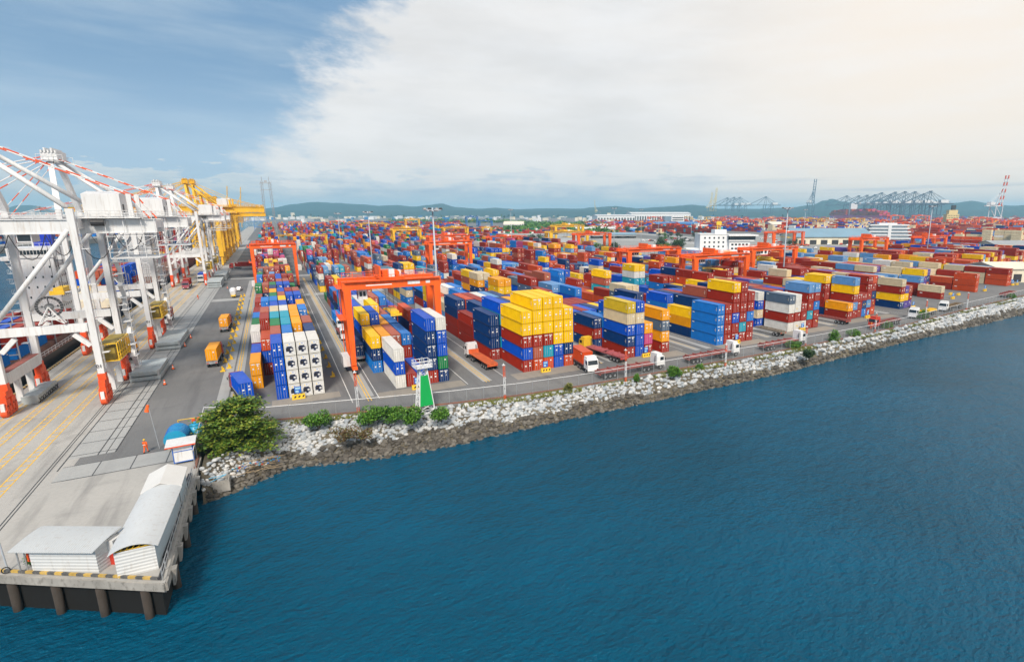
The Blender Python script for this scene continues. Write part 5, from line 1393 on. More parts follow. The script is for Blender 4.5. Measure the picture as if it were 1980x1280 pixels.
for i, (px, py) in enumerate(((319, 744), (335, 714), (358, 670), (369, 654), (440, 558))):
    p = G(px, py); cone(p.x, p.y, ['orange cone right of the nearest hatch covers', 'orange cone between the two nearest hatch cover stacks', 'orange cone right of the second hatch covers, nearer', 'orange cone right of the second hatch covers, farther', 'orange cone beside the far hatch covers'][i])
def lanepost(x, y, label, first=[]):
    if not first:
        r = empty('lane_post', (x, y, .02), label, 'bollard', 'yellow rubber lane posts along the asphalt')
        b = MB(); b.b2(-.45, .45, -.25, .25, 0, .22, 0, ); b.obj('base', M_yelm, r); b = MB(); b.tube((0, 0, .22), (0, 0, 1.15), .16, .12, 8); b.tube((.25, 0, .22), (.25, 0, .8), .12, .1, 8); b.obj('post', M_yelm, r); first.append(r); return
    o = copy_tree(first[0]); o.location = (x, y, .02); tag(o, label, 'bollard', 'yellow rubber lane posts along the asphalt')
y = 136.; i = 0
while y < 270:
    for dx in (0, .95):
        lanepost(-11.9-(y-136)*.008+dx*1.05, y+dx*2.4, 'yellow rubber lane post in the double row beside the amber container lorries')
    y += 8.6+.03*(y-136); i += 1
y = 124.
for i in range(16):
    p_ = G(616+i*1.4, 600+i*7.) ; lanepost(7.9, 120+i*8.4, 'yellow rubber lane post in the single row beside the reefer block')
def signblock(px, py, label, bl=True):
    p = G(px, py); r = empty('barrier_block', (p.x, p.y, .03), label, 'barrier', 'yellow and black barrier blocks with blue signs')
    b = MB(); b.add([(-1.05, -.35, 0), (1.05, -.35, 0), (1.05, .35, 0), (-1.05, .35, 0), (-1.05, -.22, .85), (1.05, -.22, .85), (1.05, .22, .85), (-1.05, .22, .85)], [(4, 5, 6, 7), (0, 1, 5, 4), (1, 2, 6, 5), (2, 3, 7, 6), (3, 0, 4, 7)]); b.obj('block', M_yelm, r)
    s_ = MB()
    for k in (-.75, -.1, .55): s_.add([(k, -.352+.045, .3), (k+.3, -.352+.045, .3), (k+.45, -.352+.10, .66), (k+.15, -.352+.10, .66)], [(0, 1, 2, 3)]); 
    s_.v = [(x, y-.012, z) for x, y, z in s_.v]; s_.obj('black_stripe', M_blk, r)
    if bl:
        pl = MB(); pl.b2(-.55, .55, -.05, .05, 1.05, 2.3); pl.tube((0, 0, .8), (0, 0, 1.1), .05, n=6); po = pl.obj('sign_board', M_blue, r)
        pk = MB(); pk.b2(-.4, .4, -.07, -.051, 1.8, 2.15); pk.b2(-.4, .1, -.07, -.051, 1.2, 1.6); pk.obj('sign_marking', paint('pale_blue_marking', (.35, .6, .8), .5, .05), po)
signblock(578, 771, 'yellow and black barrier block with blue sign before the white reefers'); signblock(808, 752, 'yellow barrier block hidden behind the green beacon tower')
signblock(1055, 719, 'yellow and black barrier block with blue sign before the yellow stacks'); signblock(1249, 690, 'yellow and black barrier block with blue sign by the pink container'); signblock(1424, 664, 'yellow and black barrier block with blue sign by the sky blue wall')
signblock(1551, 640, 'yellow and black barrier block with blue sign before the white stacks'); signblock(1677, 615, 'yellow and black barrier block with blue sign below the light blue stack'); signblock(1765, 596, 'yellow and black barrier block with blue sign right of the cream topped stack')
signblock(1842, 578, 'yellow and black barrier block with blue sign right of the cream pair'); signblock(1838, 570, 'plain yellow and black barrier block behind the cream pair, left', False); signblock(1853, 571, 'plain yellow and black barrier block behind the cream pair, right', False)
signblock(1904, 563, 'yellow and black barrier block right of the orange red wall'); signblock(1958, 552, 'yellow and black barrier block left of the fence corner'); signblock(1966, 551, 'yellow and black barrier block at the fence corner')
# ------------------------------------------------------------------ pier sheds and shore fittings
M_cor_roof = corrug('ribbed_roof_sheet', (.62, .65, .67), 1.6, 'Y', .7)
M_cor_roof2 = corrug('ribbed_roof_sheet_grey', (.55, .58, .60), 1.9, 'X', .9)
M_cor_wall = corrug('ribbed_wall_sheet', (.66, .68, .69), .95, 'Z', .45)
M_cor_blue = corrug('ribbed_wall_sheet_side', (.50, .60, .66), 2.2, 'Y', .6)
def arched_shed(name, loc, rz, W_, L_, hw, rise, label, roofm, over=.35, sidem=None):
    """length along +Y, width along X, front gable at y=0"""
    r = empty(name, loc, label, 'shed', None, rz)
    MB().b2(0, W_, .0, .08, 0, hw).obj('end_wall', M_cor_wall, r); MB().b2(0, W_, L_-.08, L_, 0, hw).obj('end_wall', M_cor_wall, r)
    MB().b2(0, .08, .08, L_-.08, 0, hw).obj('side_wall', sidem or M_cor_blue, r); MB().b2(W_-.08, W_, .08, L_-.08, 0, hw).obj('side_wall', sidem or M_cor_blue, r)
    rf = MB(); n = 12; pr = []
    for i in range(n+1):
        t = i/n; pr.append((-over+(W_+2*over)*t, hw+rise*(1-(2*t-1)**2)))
    vs = [(x, -over, z) for x, z in pr]+[(x, L_+over, z) for x, z in pr]+[(x, -over, z+.07) for x, z in pr]+[(x, L_+over, z+.07) for x, z in pr]
    m_ = n+1; fs = []
    for i in range(n):
        fs += [(i, i+m_, i+m_+1, i+1), (i+2*m_, i+2*m_+1, i+3*m_+1, i+3*m_), (i, i+1, i+2*m_+1, i+2*m_), (i+m_, i+3*m_, i+3*m_+1, i+m_+1)]
    rf.add(vs, fs); rf.obj('roof', roofm, r)
    tr = MB()
    for k in range(7):
        xa, xb = W_*k/7, W_*(k+1)/7; za = hw+rise*(1-(2*k/7-1)**2)-.06; zb = hw+rise*(1-(2*(k+1)/7-1)**2)-.06
        tr.tube((xa, .2, hw+.02), (xb, .2, zb), .04, n=4); tr.tube((xa, .2, za), (xb, .2, zb), .05, n=4)
    tr.tube((0, .2, hw), (W_, .2, hw), .05, n=4); tr.obj('roof_truss', M_yelm, r)
    return r
# long shed along the east edge of the pier (runs back from the corner) and its tent-like end bay
ang = math.atan2(70.-58.3, -12.6+14.9)
long_shed = arched_shed('pier_shed', (-15.55, 60.4, .02), R_(-2), 3.0, 12.2, 2.55, .62, 'long white shed with curved ribbed roof on the east edge of the pier', M_cor_roof)
r = empty('tent_shed', (-15.2, 72.9, .02), 'white pitched canvas roof standing behind the long curved shed', 'shed')
t = MB(); W_, L_ = 3.1, 5.2
t.add([(-.3, -.2, 2.7), (W_/2, -.2, 3.55), (W_+.3, -.2, 2.7), (-.3, L_, 2.7), (W_/2, L_, 3.55), (W_+.3, L_, 2.7), (-.3, -.2, 2.62), (W_/2, -.2, 3.47), (W_+.3, -.2, 2.62), (-.3, L_, 2.62), (W_/2, L_, 3.47), (W_+.3, L_, 2.62)],
      [(0, 1, 4, 3), (1, 2, 5, 4), (6, 9, 10, 7), (7, 10, 11, 8), (0, 6, 7, 1), (1, 7, 8, 2), (3, 4, 10, 9), (4, 5, 11, 10), (0, 3, 9, 6), (2, 8, 11, 5)])
t.obj('roof', paint('white_canvas', (.64, .635, .62), .7, .04, .3, (.5, .46, .4), .15), r)
t = MB(); t.add([(-.02, L_-.1, 2.6), (W_/2, L_-.1, 3.45), (W_+.02, L_-.1, 2.6)], [(2, 1, 0)]); t.b2(W_-.05, W_, 0, L_-.2, 0, 2.6); t.obj('side_wall', M_cor_blue, r)
t = MB()
for x in (.05, W_-.12):
    for y in (0, L_/2, L_-.2): t.b2(x, x+.1, y, y+.1, 0, 2.62)
t.obj('frame_post', M_steel, r)
# low wide shed on the front edge, ridge along the pier edge
ra = math.atan2(57.2-80.2, 33.4)
r = empty('pier_shed', (-23.35, 66.0, .02), 'low white shed with grey ribbed mono roof on the front pier edge', 'shed', None, R_(-31))
w_ = MB(); w_.b2(.85, 7.1, 0, .08, 0, 2.35); w_.b2(7.02, 7.1, .08, 2.4, 0, 2.6); w_.obj('wall', M_cor_wall, r)
rf = MB(); n = 8; pr = [(-.55+3.35*i/n, 2.42+.62*sin(pi*.5*i/n)) for i in range(n+1)]
vs = [(-.5, y, z) for y, z in pr]+[(7.4, y, z) for y, z in pr]+[(-.5, y, z+.07) for y, z in pr]+[(7.4, y, z+.07) for y, z in pr]; m_ = n+1; fs = []
for i in range(n): fs += [(i, i+1, i+m_+1, i+m_), (i+2*m_, i+3*m_, i+3*m_+1, i+2*m_+1)]
fs += [tuple([i for i in range(m_)]+[i+2*m_ for i in range(n, -1, -1)]), tuple([i+m_ for i in range(n, -1, -1)]+[i+3*m_ for i in range(m_)]), (0, m_, 3*m_, 2*m_), (n, n+2*m_, n+3*m_, n+m_)]
rf.add(vs, fs); rf.obj('roof', M_cor_roof2, r)
pz = MB()
for (x, y) in ((-.3, 0), (.4, 0), (-.3, 2.5), (3.5, 2.6), (7, 2.6)): pz.tube((x, y, 0), (x, y, 2.6), .06, n=6)
pz.obj('roof_post', M_steel, r)
ob = MB(); ob.b2(.15, .8, .35, 1.5, .9, 1.9); ob.tube((.3, .9, 0), (.3, .9, .9), .05, n=5); ob.tube((.65, .9, 0), (.65, .9, .9), .05, n=5); ob.obj('orange_locker', M_orange2, r)
rb = empty('vending_kiosk', (-16.9, 63.6, .02), 'red and white kiosk at the end of the low shed', 'kiosk', None, R_(-31))
k_ = MB(); k_.b2(0, .9, 0, 2.6, 0, 1.2); k_.obj('lower_body', M_redp, rb); k_ = MB(); k_.b2(.02, .88, .02, 2.58, 1.2, 2.5); k_.obj('upper_body', M_whitec, rb)
k_ = MB(); k_.b2(.885, .9, .3, 1.4, 1.4, 2.2); k_.b2(.905, .92, 1.6, 2.3, .4, 1.0); k_.obj('window', M_glass, rb)
bush('potted_shrub', (-23.1, 66.9, .4), (.45, .45, 1.1), M_leafb, 'small potted green plant beside the low shed', 'plant', None, 260, .18)
p = G(6, 1104); r = empty('steel_post', (p.x+.4, p.y-.2, .02), 'slim grey steel post with coiled hose at the left end of the pier', 'post')
b = MB(); b.tube((0, 0, 0), (-.15, .1, 3.2), .07, n=8); b.b2(-.2, .2, -.2, .2, 0, .05); b.obj('shaft', M_pole, r); b = MB(); [b.tube((.05+.3*cos(k*pi/6), -.5, .35+.3*sin(k*pi/6)), (.05+.3*cos((k+1)*pi/6), -.5, .35+.3*sin((k+1)*pi/6)), .05, n=5) for k in range(12)]; b.obj('hose_coil', M_blk, r)
# guard booth
gb_ = empty('guard_booth', (-14.4, 86.5, .02), 'white guard booth with blue frame and flat roof at the shore gate', 'booth', None, R_(3))
b = MB(); b.b2(0, 2.2, 0, 2.2, .35, 2.6); b.obj('cabin', M_white, gb_)
b = MB()
for x in (-.03, 2.13): b.b2(x, x+.1, -.04, .06, .2, 2.6); b.b2(x, x+.1, 2.14, 2.24, .2, 2.6)
for z in (.25, 1.75, 2.5): b.b2(.07, 2.13, -.035, -.002, z, z+.1); b.b2(2.202, 2.235, .06, 2.14, z, z+.1)
b.obj('blue_frame', M_blue, gb_)
b = MB(); b.b2(-.7, 2.6, -.5, 2.9, 2.62, 2.74); b.obj('roof', M_whitec, gb_); b = MB(); b.b2(-.7, 2.6, -.55, -.505, 2.6, 2.76); b.obj('fascia', M_orange2, gb_)
b = MB(); b.b2(2.203, 2.22, .6, 1.5, 1.85, 2.4); b.obj('window', M_glass, gb_)
tk = empty('storage_tank', (-14.8, 92.3, .02), 'blue horizontal ribbed storage tank behind the guard booth', 'tank')
b = MB(); b.tube((0, 0, 1.5), (0, 3.6, 1.5), 1.35, n=24); b.obj('tank_shell', M_cyan, tk, False)
b = MB()
for k in range(6): b.tube((0, .3+k*.6, 1.5), (0, .42+k*.6, 1.5), 1.38, n=24)
b.obj('rib', M_blue, tk); b = MB(); b.b2(-1.1, 1.1, .3, .7, 0, .9); b.b2(-1.1, 1.1, 2.8, 3.2, 0, .9); b.obj('cradle', M_conc, tk)
tk2 = empty('storage_tank', (-12.9, 96.6, .02), 'small upright blue tank with domed lid beside the fence', 'tank')
b = MB(); b.tube((0, 0, 0), (0, 0, 1.9), .85, n=20); b.tube((0, 0, 1.9), (0, 0, 2.2), .85, .4, 20); b.tube((0, 0, 2.2), (0, 0, 2.4), .3, n=12); b.obj('tank_shell', M_cyan, tk2, True)
bb = empty('gate_frame', (-15.2, 99.2, .02), 'orange tube frame with red life ring boxes by the fence', 'frame')
b = MB(); b.tube((0, 0, 0), (0, 0, 2.2), .06, n=6); b.tube((2.1, 0, 0), (2.1, 0, 2.2), .06, n=6); b.tube((0, 0, 2.2), (2.1, 0, 2.2), .06, n=6); b.obj('tube_frame', M_yelm, bb)
b = MB(); b.b2(1.7, 2.1, -.3, -.08, 1.0, 2.1); b.b2(2.3, 2.75, -.2, .1, 1.0, 2.2); b.obj('red_box', M_redst, bb)
fl = empty('wind_sock_pole', (-17.3, 94.6, .02), 'thin leaning pole with an orange windsock on the asphalt', 'pole')
b = MB(); b.tube((.3, -.5, 0), (-.25, .2, 6.6), .05, n=6); b.obj('pole_shaft', M_steel, fl); b = MB(); b.tube((-.26, .2, 6.5), (-.5, .2, 5.5), .16, .3, 8); b.obj('sock', M_hiviz, fl)
# pipes, rails and fender brackets on the east pier edge
pr_ = empty('pier_edge_railing', (0, 0, 0), 'rusty pipes and handrail along the east pier edge', 'railing')
b = MB()
for k in range(14): b.tube((-11.95, 58+k*1.8, 0), (-11.95, 58+k*1.8, 1.1), .045, n=5)
for z in (.55, 1.1): b.tube((-11.95, 58, z), (-11.95, 81.5, z), .04, n=5)
b.obj('rail', M_steel, pr_)
b = MB(); b.tube((-12.2, 58, .25), (-12.2, 82, .25), .12, n=8); b.tube((-12.4, 62, .2), (-12.4, 82, .2), .09, n=8); b.obj('pipe', M_dark, pr_)
b = MB()
for k in range(6): MB().add([(-11.57, 59.6+k*4.2, -.05), (-11.57, 60.4+k*4.2, -.05), (-11.57, 60.4+k*4.2, -1.7), (-11.57, 59.6+k*4.2, -1.7), (-11.15, 59.6+k*4.2, -.05), (-11.15, 60.4+k*4.2, -.05), (-11.4, 60.4+k*4.2, -1.7), (-11.4, 59.6+k*4.2, -1.7)], [(0, 1, 5, 4), (4, 5, 6, 7), (3, 7, 6, 2), (0, 4, 7, 3), (1, 2, 6, 5)]).obj('fender_bracket', M_conc, pr_)
pb = empty('outfall_chamber', (-10.2, 82.6, -3.4), 'small square concrete chamber on the rocks below the booth', 'chamber')
pb.scale = (.72, .8, .7); b = MB(); b.b2(0, 2.6, -.2, 0, 0, 2.2); b.b2(0, .2, .0, 2.2, 0, 2.2); b.b2(2.4, 2.6, 0, 2.2, 0, 2.2); b.b2(0.2, 2.4, 2., 2.2, 0, 2.2); b.obj('concrete_wall', M_conc, pb); b = MB(); b.b2(.2, 2.4, 0, 2.0, 1.2, 1.3); b.obj('dark_water', M_blk, pb)
b = MB(); b.tube((-1.0, 1., 2.6), (2.2, .8, 2.9), .07, n=6); b.tube((-1.0, .2, 2.0), (2.2, .8, 2.9), .07, n=6); b.obj('davit', M_cyan, pb)
wd = empty('driftwood_pile', (-5.2, 85.4, -2.9), 'bleached driftwood branches and litter on the rocks under the big tree', 'driftwood')
b = MB()
for k in range(34):
    a = random.gauss(.25, .5); l = random.uniform(.8, 2.6); x, y = random.uniform(-3.6, 2.2), random.uniform(-1., 1.3); z = .65+y*.5+random.uniform(0, .3)
    b.tube((x, y, z), (x+l*cos(a), y+l*sin(a)*.6, z+random.uniform(-.15, .3)), .06, .03, 5)
b.obj('branch', paint('bleached_wood', (.32, .24, .15), .85, .3, 2.), wd)
b = MB()
for k in range(40): b.box((random.uniform(-3.4, 3), random.uniform(-.8, 1.4), 1.1+random.uniform(-.1, .5)), (.18, .14, .1), random.randrange(4), random.uniform(0, 3))
b.obj('litter', [M_white, M_blue, M_redp, M_cyan], wd)
# green beacon tower
bt = empty('beacon_tower', (19.4, 89.6, -.3), 'white lattice beacon tower with long green panel and railed top', 'beacon', None, R_(4))
b = MB(); H_ = 8.3
for (sx, sy) in ((-1, -1), (1, -1), (1, 1), (-1, 1)): b.tube((sx*1.35, sy*1.2, 0), (sx*.55, sy*.5, H_), .11, n=6)
for k in range(8):
    t0, t1 = k/8, (k+1)/8; f = lambda t, s_, o: (s_*(1.35-.8*t), o*(1.2-.7*t), H_*t)
    for o in (-1, 1): b.tube(f(t0, -1, o), f(t1, 1, o), .05, n=4); b.tube(f(t0, 1, o), f(t1, -1, o), .05, n=4); b.tube(f(t0, -1, o), f(t0, 1, o), .05, n=4)
    for s_ in (-1, 1): b.tube(f(t0, s_, -1), f(t1, s_, 1), .05, n=4); b.tube(f(t0, s_, -1), f(t0, s_, 1), .05, n=4)
b.obj('lattice_frame', M_white, bt)
b = MB(); t0, t1 = .22, .84; g_ = lambda t, s_: (s_*(1.30-.80*t), -(1.2-.7*t)-.09, H_*t)
b.add([g_(t0, -1), g_(t0, 1), g_(t1, 1), g_(t1, -1)]+[(x, y+.05, z) for x, y, z in (g_(t0, -1), g_(t0, 1), g_(t1, 1), g_(t1, -1))], [(0, 1, 2, 3), (7, 6, 5, 4), (0, 4, 5, 1), (1, 5, 6, 2), (2, 6, 7, 3), (3, 7, 4, 0)]); b.obj('green_panel', M_green, bt)
b = MB(); b.b2(-1.35, 1.35, -1.2, 1.2, H_, H_+.12)
for i in range(5):
    for sy in (-1.2, 1.2): b.tube((-1.35+i*.675, sy, H_), (-1.35+i*.675, sy, H_+1.1), .045, n=4)
    for sx in (-1.35, 1.35): b.tube((sx, -1.2+i*.6, H_), (sx, -1.2+i*.6, H_+1.1), .045, n=4)
for z in (.55, 1.1):
    for s_ in (-1, 1): b.tube((-1.35, s_*1.2, H_+z), (1.35, s_*1.2, H_+z), .045, n=4); b.tube((s_*1.35, -1.2, H_+z), (s_*1.35, 1.2, H_+z), .045, n=4)
b.obj('railed_platform', M_white, bt)
b = MB(); b.tube((0, 0, H_+.12), (0, 0, H_+1.2), .09, n=6); b.tube((0, 0, H_+1.2), (0, 0, H_+1.6), .16, n=8); b.obj('beacon_lamp', M_steel, bt)

# ------------------------------------------------------------------ people
def person(loc, rz, label, stride=.25, s=1.):
    root = empty('person', loc, label, 'person', None, rz); root.scale = (s, s, s)
    J = {'pel': (0, 0, .98), 'chest': (0, .01, 1.30), 'neck': (0, .0, 1.50), 'hd0': (0, .015, 1.60), 'hd1': (0, .02, 1.74),
         'hl': (-.10, 0, .94), 'kl': (-.11, -stride*.55, .52), 'al': (-.11, -stride*.75+.02, .09), 'tl': (-.12, -stride*.75-.15, .04),
         'hr': (.10, 0, .94), 'kr': (.11, stride*.15, .52), 'ar': (.11, stride*.95, .12), 'tr': (.12, stride*.95-.14, .05),
         'sl': (-.20, .0, 1.42), 'el': (-.27, stride*.3, 1.15), 'wl': (-.27, stride*.2-.08, .90), 'fl': (-.26, stride*.2-.12, .80),
         'sr': (.20, 0, 1.42), 'er': (.27, -stride*.3, 1.15), 'wr': (.26, -stride*.8, .93), 'fr': (.25, -stride*.95, .84)}
    E = [('pel', 'chest'), ('chest', 'neck'), ('neck', 'hd0'), ('hd0', 'hd1'), ('pel', 'hl'), ('hl', 'kl'), ('kl', 'al'), ('al', 'tl'), ('pel', 'hr'), ('hr', 'kr'), ('kr', 'ar'), ('ar', 'tr'),
         ('chest', 'sl'), ('sl', 'el'), ('el', 'wl'), ('wl', 'fl'), ('chest', 'sr'), ('sr', 'er'), ('er', 'wr'), ('wr', 'fr')]
    rad = dict(pel=.16, chest=.17, neck=.065, hd0=.095, hd1=.085, hl=.11, kl=.075, al=.05, tl=.04, hr=.11, kr=.075, ar=.05, tr=.04, sl=.085, el=.06, wl=.04, fl=.035, sr=.085, er=.06, wr=.04, fr=.035)
    ks = list(J); me = bpy.data.meshes.new('person_body'); me.from_pydata([J[k] for k in ks], [(ks.index(a), ks.index(b)) for a, b in E], [])
    o = link('body', me, root); o.modifiers.new('skin', 'SKIN'); sub = o.modifiers.new('sub', 'SUBSURF'); sub.levels = sub.render_levels = 1
    for i, k in enumerate(ks): me.skin_vertices[0].data[i].radius = (rad[k], rad[k]*(.72 if k in ('pel', 'chest') else 1))
    me.skin_vertices[0].data[0].use_root = True
    m, nt_, b = newmat('coverall_and_skin'); tc = N(nt_, 'ShaderNodeTexCoord'); sp = N(nt_, 'ShaderNodeSeparateXYZ'); nt_.links.new(tc.outputs['Object'], sp.inputs[0])
    f = ramp(nt_, sp.outputs[2], [(0., 0.), (1., 1.)]); mr = N(nt_, 'ShaderNodeMapRange'); nt_.links.new(sp.outputs[2], mr.inputs[0]); mr.inputs[1].default_value = 1.50; mr.inputs[2].default_value = 1.52
    nt_.links.new(mixrgb(nt_, mr.outputs[0], (.80, .12, .012), (.36, .19, .11)), b.inputs['Base Color']); b.inputs['Roughness'].default_value = .8
    me.materials.append(m)
    h = MB(); h.tube((0, .02, 1.70), (0, .02, 1.80), .125, .10, 12); h.tube((0, .02, 1.80), (0, .02, 1.85), .10, .03, 12); h.b2(-.09, .09, -.17, -.06, 1.69, 1.715); h.obj('hard_hat', M_yelm, root)
    bt_ = MB()
    for (x, y) in ((-.115, -stride*.75-.05), (.115, stride*.95-.05)): bt_.b2(x-.055, x+.055, y-.13, y+.11, 0.0, .11)
    bt_.obj('boots', M_blk, root)
    v = MB(); v.b2(-.17, .17, -.185, -.165, 1.08, 1.13); v.b2(-.17, .17, .145, .165, 1.08, 1.13); v.obj('reflective_band', M_mark, root)
person((-18.4, 93.4, .02), R_(160), 'worker in orange coverall and yellow helmet walking across the asphalt', .28, 1.12)
p = G(376, 580); person((-27., p.y, .02), R_(60), 'worker in orange coverall standing beside the crane rail far down the quay', .1, 1.1)
p = G(1683, 632); person((147.2, 92.2, .02), R_(-90), 'worker in dark orange clothes walking in front of the red lorry cab', .25, 1.1)

# ------------------------------------------------------------------ light masts
def mast(loc, h, label, head=True, r=.42):
    r *= .8
    root = empty('light_mast', loc, label, 'light mast', 'tall light masts over the yard')
    b = MB(); b.tube((0, 0, 0), (0, 0, h), r, r*.38, 12); b.obj('shaft', M_pole, root, True)
    hb = MB(); hb.tube((0, 0, h-.9), (0, 0, h-.6), 1.5, n=12); hb.b2(-2.1, 2.1, -.12, .12, h-.65, h-.45); hb.b2(-.12, .12, -2.1, 2.1, h-.65, h-.45)
    ho = hb.obj('head_ring', M_pole, root)
    for k in range(8):
        a = 2*pi*k/8+.2; l = MB(); l.box((2.1*cos(a), 2.1*sin(a), h-.25), (.75, .75, .45), 0, a, .7); l.obj('floodlight', M_dark if k % 2 else M_steel, ho)
    fb2 = MB(); fb2.b2(-.9, .9, -.9, .9, 0, .9); fb2.obj('footing', M_conc, root)
def mast_px(px, py, ptop, label, r=.42):
    p = G(px, py); h0, h1 = 5, 80
    for _ in range(40):
        m_ = (h0+h1)/2
        if S(p.x, p.y, m_)[1] > ptop: h0 = m_
        else: h1 = m_
    mast((p.x, p.y, 0), h0, label, True, r)
mast_px(852, 660, 402, 'tallest pale light mast, standing right of the nearest orange gantry', .5)
mast_px(723, 545, 409, 'pale light mast rising behind the nearest orange gantry girder'); mast_px(662, 505, 412, 'slim pale light mast behind the quay side blocks, left of the others', .36)
mast_px(1187, 497, 402, 'pale light mast left of the front gantry pair with dark floodlights'); mast_px(1239, 478, 405, 'thin pale light mast on the open ground right of the dark headed one', .34)
mast_px(1512, 562, 401, 'pale light mast crossing the gantry right of the control building', .5); mast_px(1552, 478, 405, 'thin pale light mast left of the blue roofed warehouse', .36)
mast_px(1789, 512, 398, 'pale light mast standing among containers at the right', .46); mast_px(990, 488, 405, 'thin pale light mast by the gantry left of the open ground', .36)
for (px, py, pt, lab) in ((1160, 450, 410, 'needle thin light mast far off, left of the long white hall'), (1213, 446, 408, 'needle thin light mast far off in front of the white hall'), (1273, 462, 422, 'thin grey lamp mast before the wall of red containers'), (1336, 468, 425, 'thin grey lamp mast left of the control building'), (1602, 468, 440, 'short lamp mast in front of the blue roofed warehouse'), (1783, 455, 440, 'short lamp mast by the round cornered white building')):
    mast_px(px, py, pt, lab, .3)
# paired lattice radio mast
p = G(528, 474); h0 = 67.; r = empty('lattice_mast', (p.x, p.y-60, 0), 'twin lattice mast rising beyond the quay side blocks', 'mast')
b = MB(); hh = 62.
for dx in (-3.2, 3.2):
    for (sx, sy) in ((-.7, -.7), (.7, -.7), (.7, .7), (-.7, .7)): b.tube((dx*1.35+sx, sy, 0), (dx*.9+sx*.8, sy*.8, hh), .2, n=4)
    for k in range(20):
        z0, z1 = hh*k/20, hh*(k+1)/20; b.tube((dx*1.3-.7, 0, z0), (dx*1.3+.7, 0, z1), .12, n=4); b.tube((dx*1.3-.7, -.7, z0), (dx*1.3+.7, -.7, z0), .1, n=4)
    b.tube((dx*.9, 0, hh), (dx*.9, 0, hh+4), .2, n=4)
b.obj('lattice_leg', M_steel, r); b = MB(); b.b2(-4.6, 4.6, -.4, .4, hh-2, hh-1.4); b.b2(-4.6, 4.6, -.3, .3, hh-8, hh-7.6); b.b2(-1.2, 1.2, -.5, .5, hh-1, hh+.6); b.obj('cross_head', M_steel, r)

# ------------------------------------------------------------------ buildings
def windows(b, x0, x1, z0, z1, y, nx, nz, fx=.55, fz=.5):
    for i in range(nx):
        for k in range(nz):
            cx = x0+(x1-x0)*(i+.5)/nx; cz = z0+(z1-z0)*(k+.5)/nz; wx = (x1-x0)/nx*fx/2; wz = (z1-z0)/nz*fz/2
            b.b2(cx-wx, cx+wx, y-.12, y-.01, cz-wz, cz+wz)
# control building
p = G(1372, 497); cb = empty('control_building', (p.x, p.y, 0), 'white port control building with glazed observation deck and yellow mast', 'building', None, R_(-26))
b = MB(); b.b2(-8, 14, 0, 16, 0, 17); b.b2(4, 13, 2, 12, 17, 20.5); b.b2(14, 30, -3, 13, 0, 12); b.b2(30, 58, 0, 14, 0, 7); b.b2(-18, -8, 2, 12, 0, 6.5); b.obj('wall', M_bldg, cb)
b = MB(); b.b2(13, 36, -5, 15, 15.8, 16.8); b.b2(-8.4, 14.4, -.4, 16.4, 17.01, 17.5) ; b.b2(13.5, 33, -4, 14, 12.01, 12.9); b.b2(29.5, 58.5, -.5, 14.5, 7.01, 7.6); b.obj('roof', M_white, cb)
b = MB(); b.b2(14.5, 34, -3.6, 13.5, 12.92, 15.78); b.obj('observation_glazing', M_glass, cb)
b = MB(); windows(b, -6, 12, 3, 16, 0, 5, 4, .35, .4); windows(b, 15, 29, 2, 11, -3, 5, 3, .6, .45); windows(b, 31, 57, 1.5, 6, 0, 9, 1, .6, .5); b.obj('window', M_glass, cb)
b = MB()
for s_ in (-1.2, 1.2): b.tube((8+s_, 6, 20.5), (8+s_*.6, 6, 27), .25, n=5)
for k in range(5): b.tube((6.8, 6, 21+k*1.2), (9.2, 6, 22+k*1.2), .15, n=4)
b.b2(6, 10, 5.4, 6.6, 24, 26.5); b.obj('signal_mast', M_yelm, cb)
# warehouse with blue roof
def gable(name, px, py, rz, W_, L_, hw, rise, label, roofm, wallm=None, cat='warehouse', open_=False):
    p = G(px, py); r = empty(name, (p.x, p.y, 0), label, cat, None, R_(rz))
    b = MB(); b.b2(0, W_, 0, L_, 0 if not open_ else hw-2, hw)
    for y in (0, L_): b.add([(0, y, hw), (W_, y, hw), (W_/2, y, hw+rise)], [(0, 1, 2) if y == 0 else (2, 1, 0)])
    b.obj('wall', wallm or M_cream, r)
    b = MB(); e = W_*.03
    vs = [(-e, -e, hw-.2), (W_/2, -e, hw+rise), (W_+e, -e, hw-.2), (-e, L_+e, hw-.2), (W_/2, L_+e, hw+rise), (W_+e, L_+e, hw-.2)]
    b.add(vs+[(x, y, z+.6) for x, y, z in vs], [(3, 4, 1, 0), (4, 5, 2, 1), (6, 7, 10, 9), (7, 8, 11, 10), (0, 1, 7, 6), (1, 2, 8, 7), (4, 3, 9, 10), (5, 4, 10, 11), (0, 6, 9, 3), (2, 5, 11, 8)]); b.obj('roof', roofm, r)
    b = MB()
    n_ = max(3, int(L_/12))
    for i in range(n_):
        y0 = L_*(i+.2)/n_; b.b2(-.15, -.01, y0, y0+L_/n_*.6, .3, hw*.62); b.b2(W_+.01, W_+.15, y0, y0+L_/n_*.6, .3, hw*.62)
    for i in range(4): b.b2(W_*(i+.2)/4, W_*(i+.8)/4, -.15, -.01, .3, hw*.62)
    b.obj('doorway', M_dark, r)
    return r
gable('warehouse', 1688, 473, 63, 44, 84, 8, 8, 'large warehouse with grey blue roof and cream gable', M_roofb)
gable('shed', 905, 470, 62, 20, 40, 5, 4, 'cream roofed shed beyond the orange gantry pair', M_roofc, M_dirt, 'shed')
gable('pavilion', 1012, 441, 62, 26, 44, 8, 6, 'cream roofed open pavilion beside the green tree belt', M_roofc, M_bldg, 'shed', True)
gable('shed', 1120, 489, 70, 22, 40, 6, 5, 'white walled shed with grey roof behind the yellow gantry pair', M_greyroof, M_bldg, 'shed')
gable('warehouse', 2006, 492, 66, 30, 34, 6, 4, 'cream building with grey hipped roof at the far right edge', M_greyroof, M_cream)
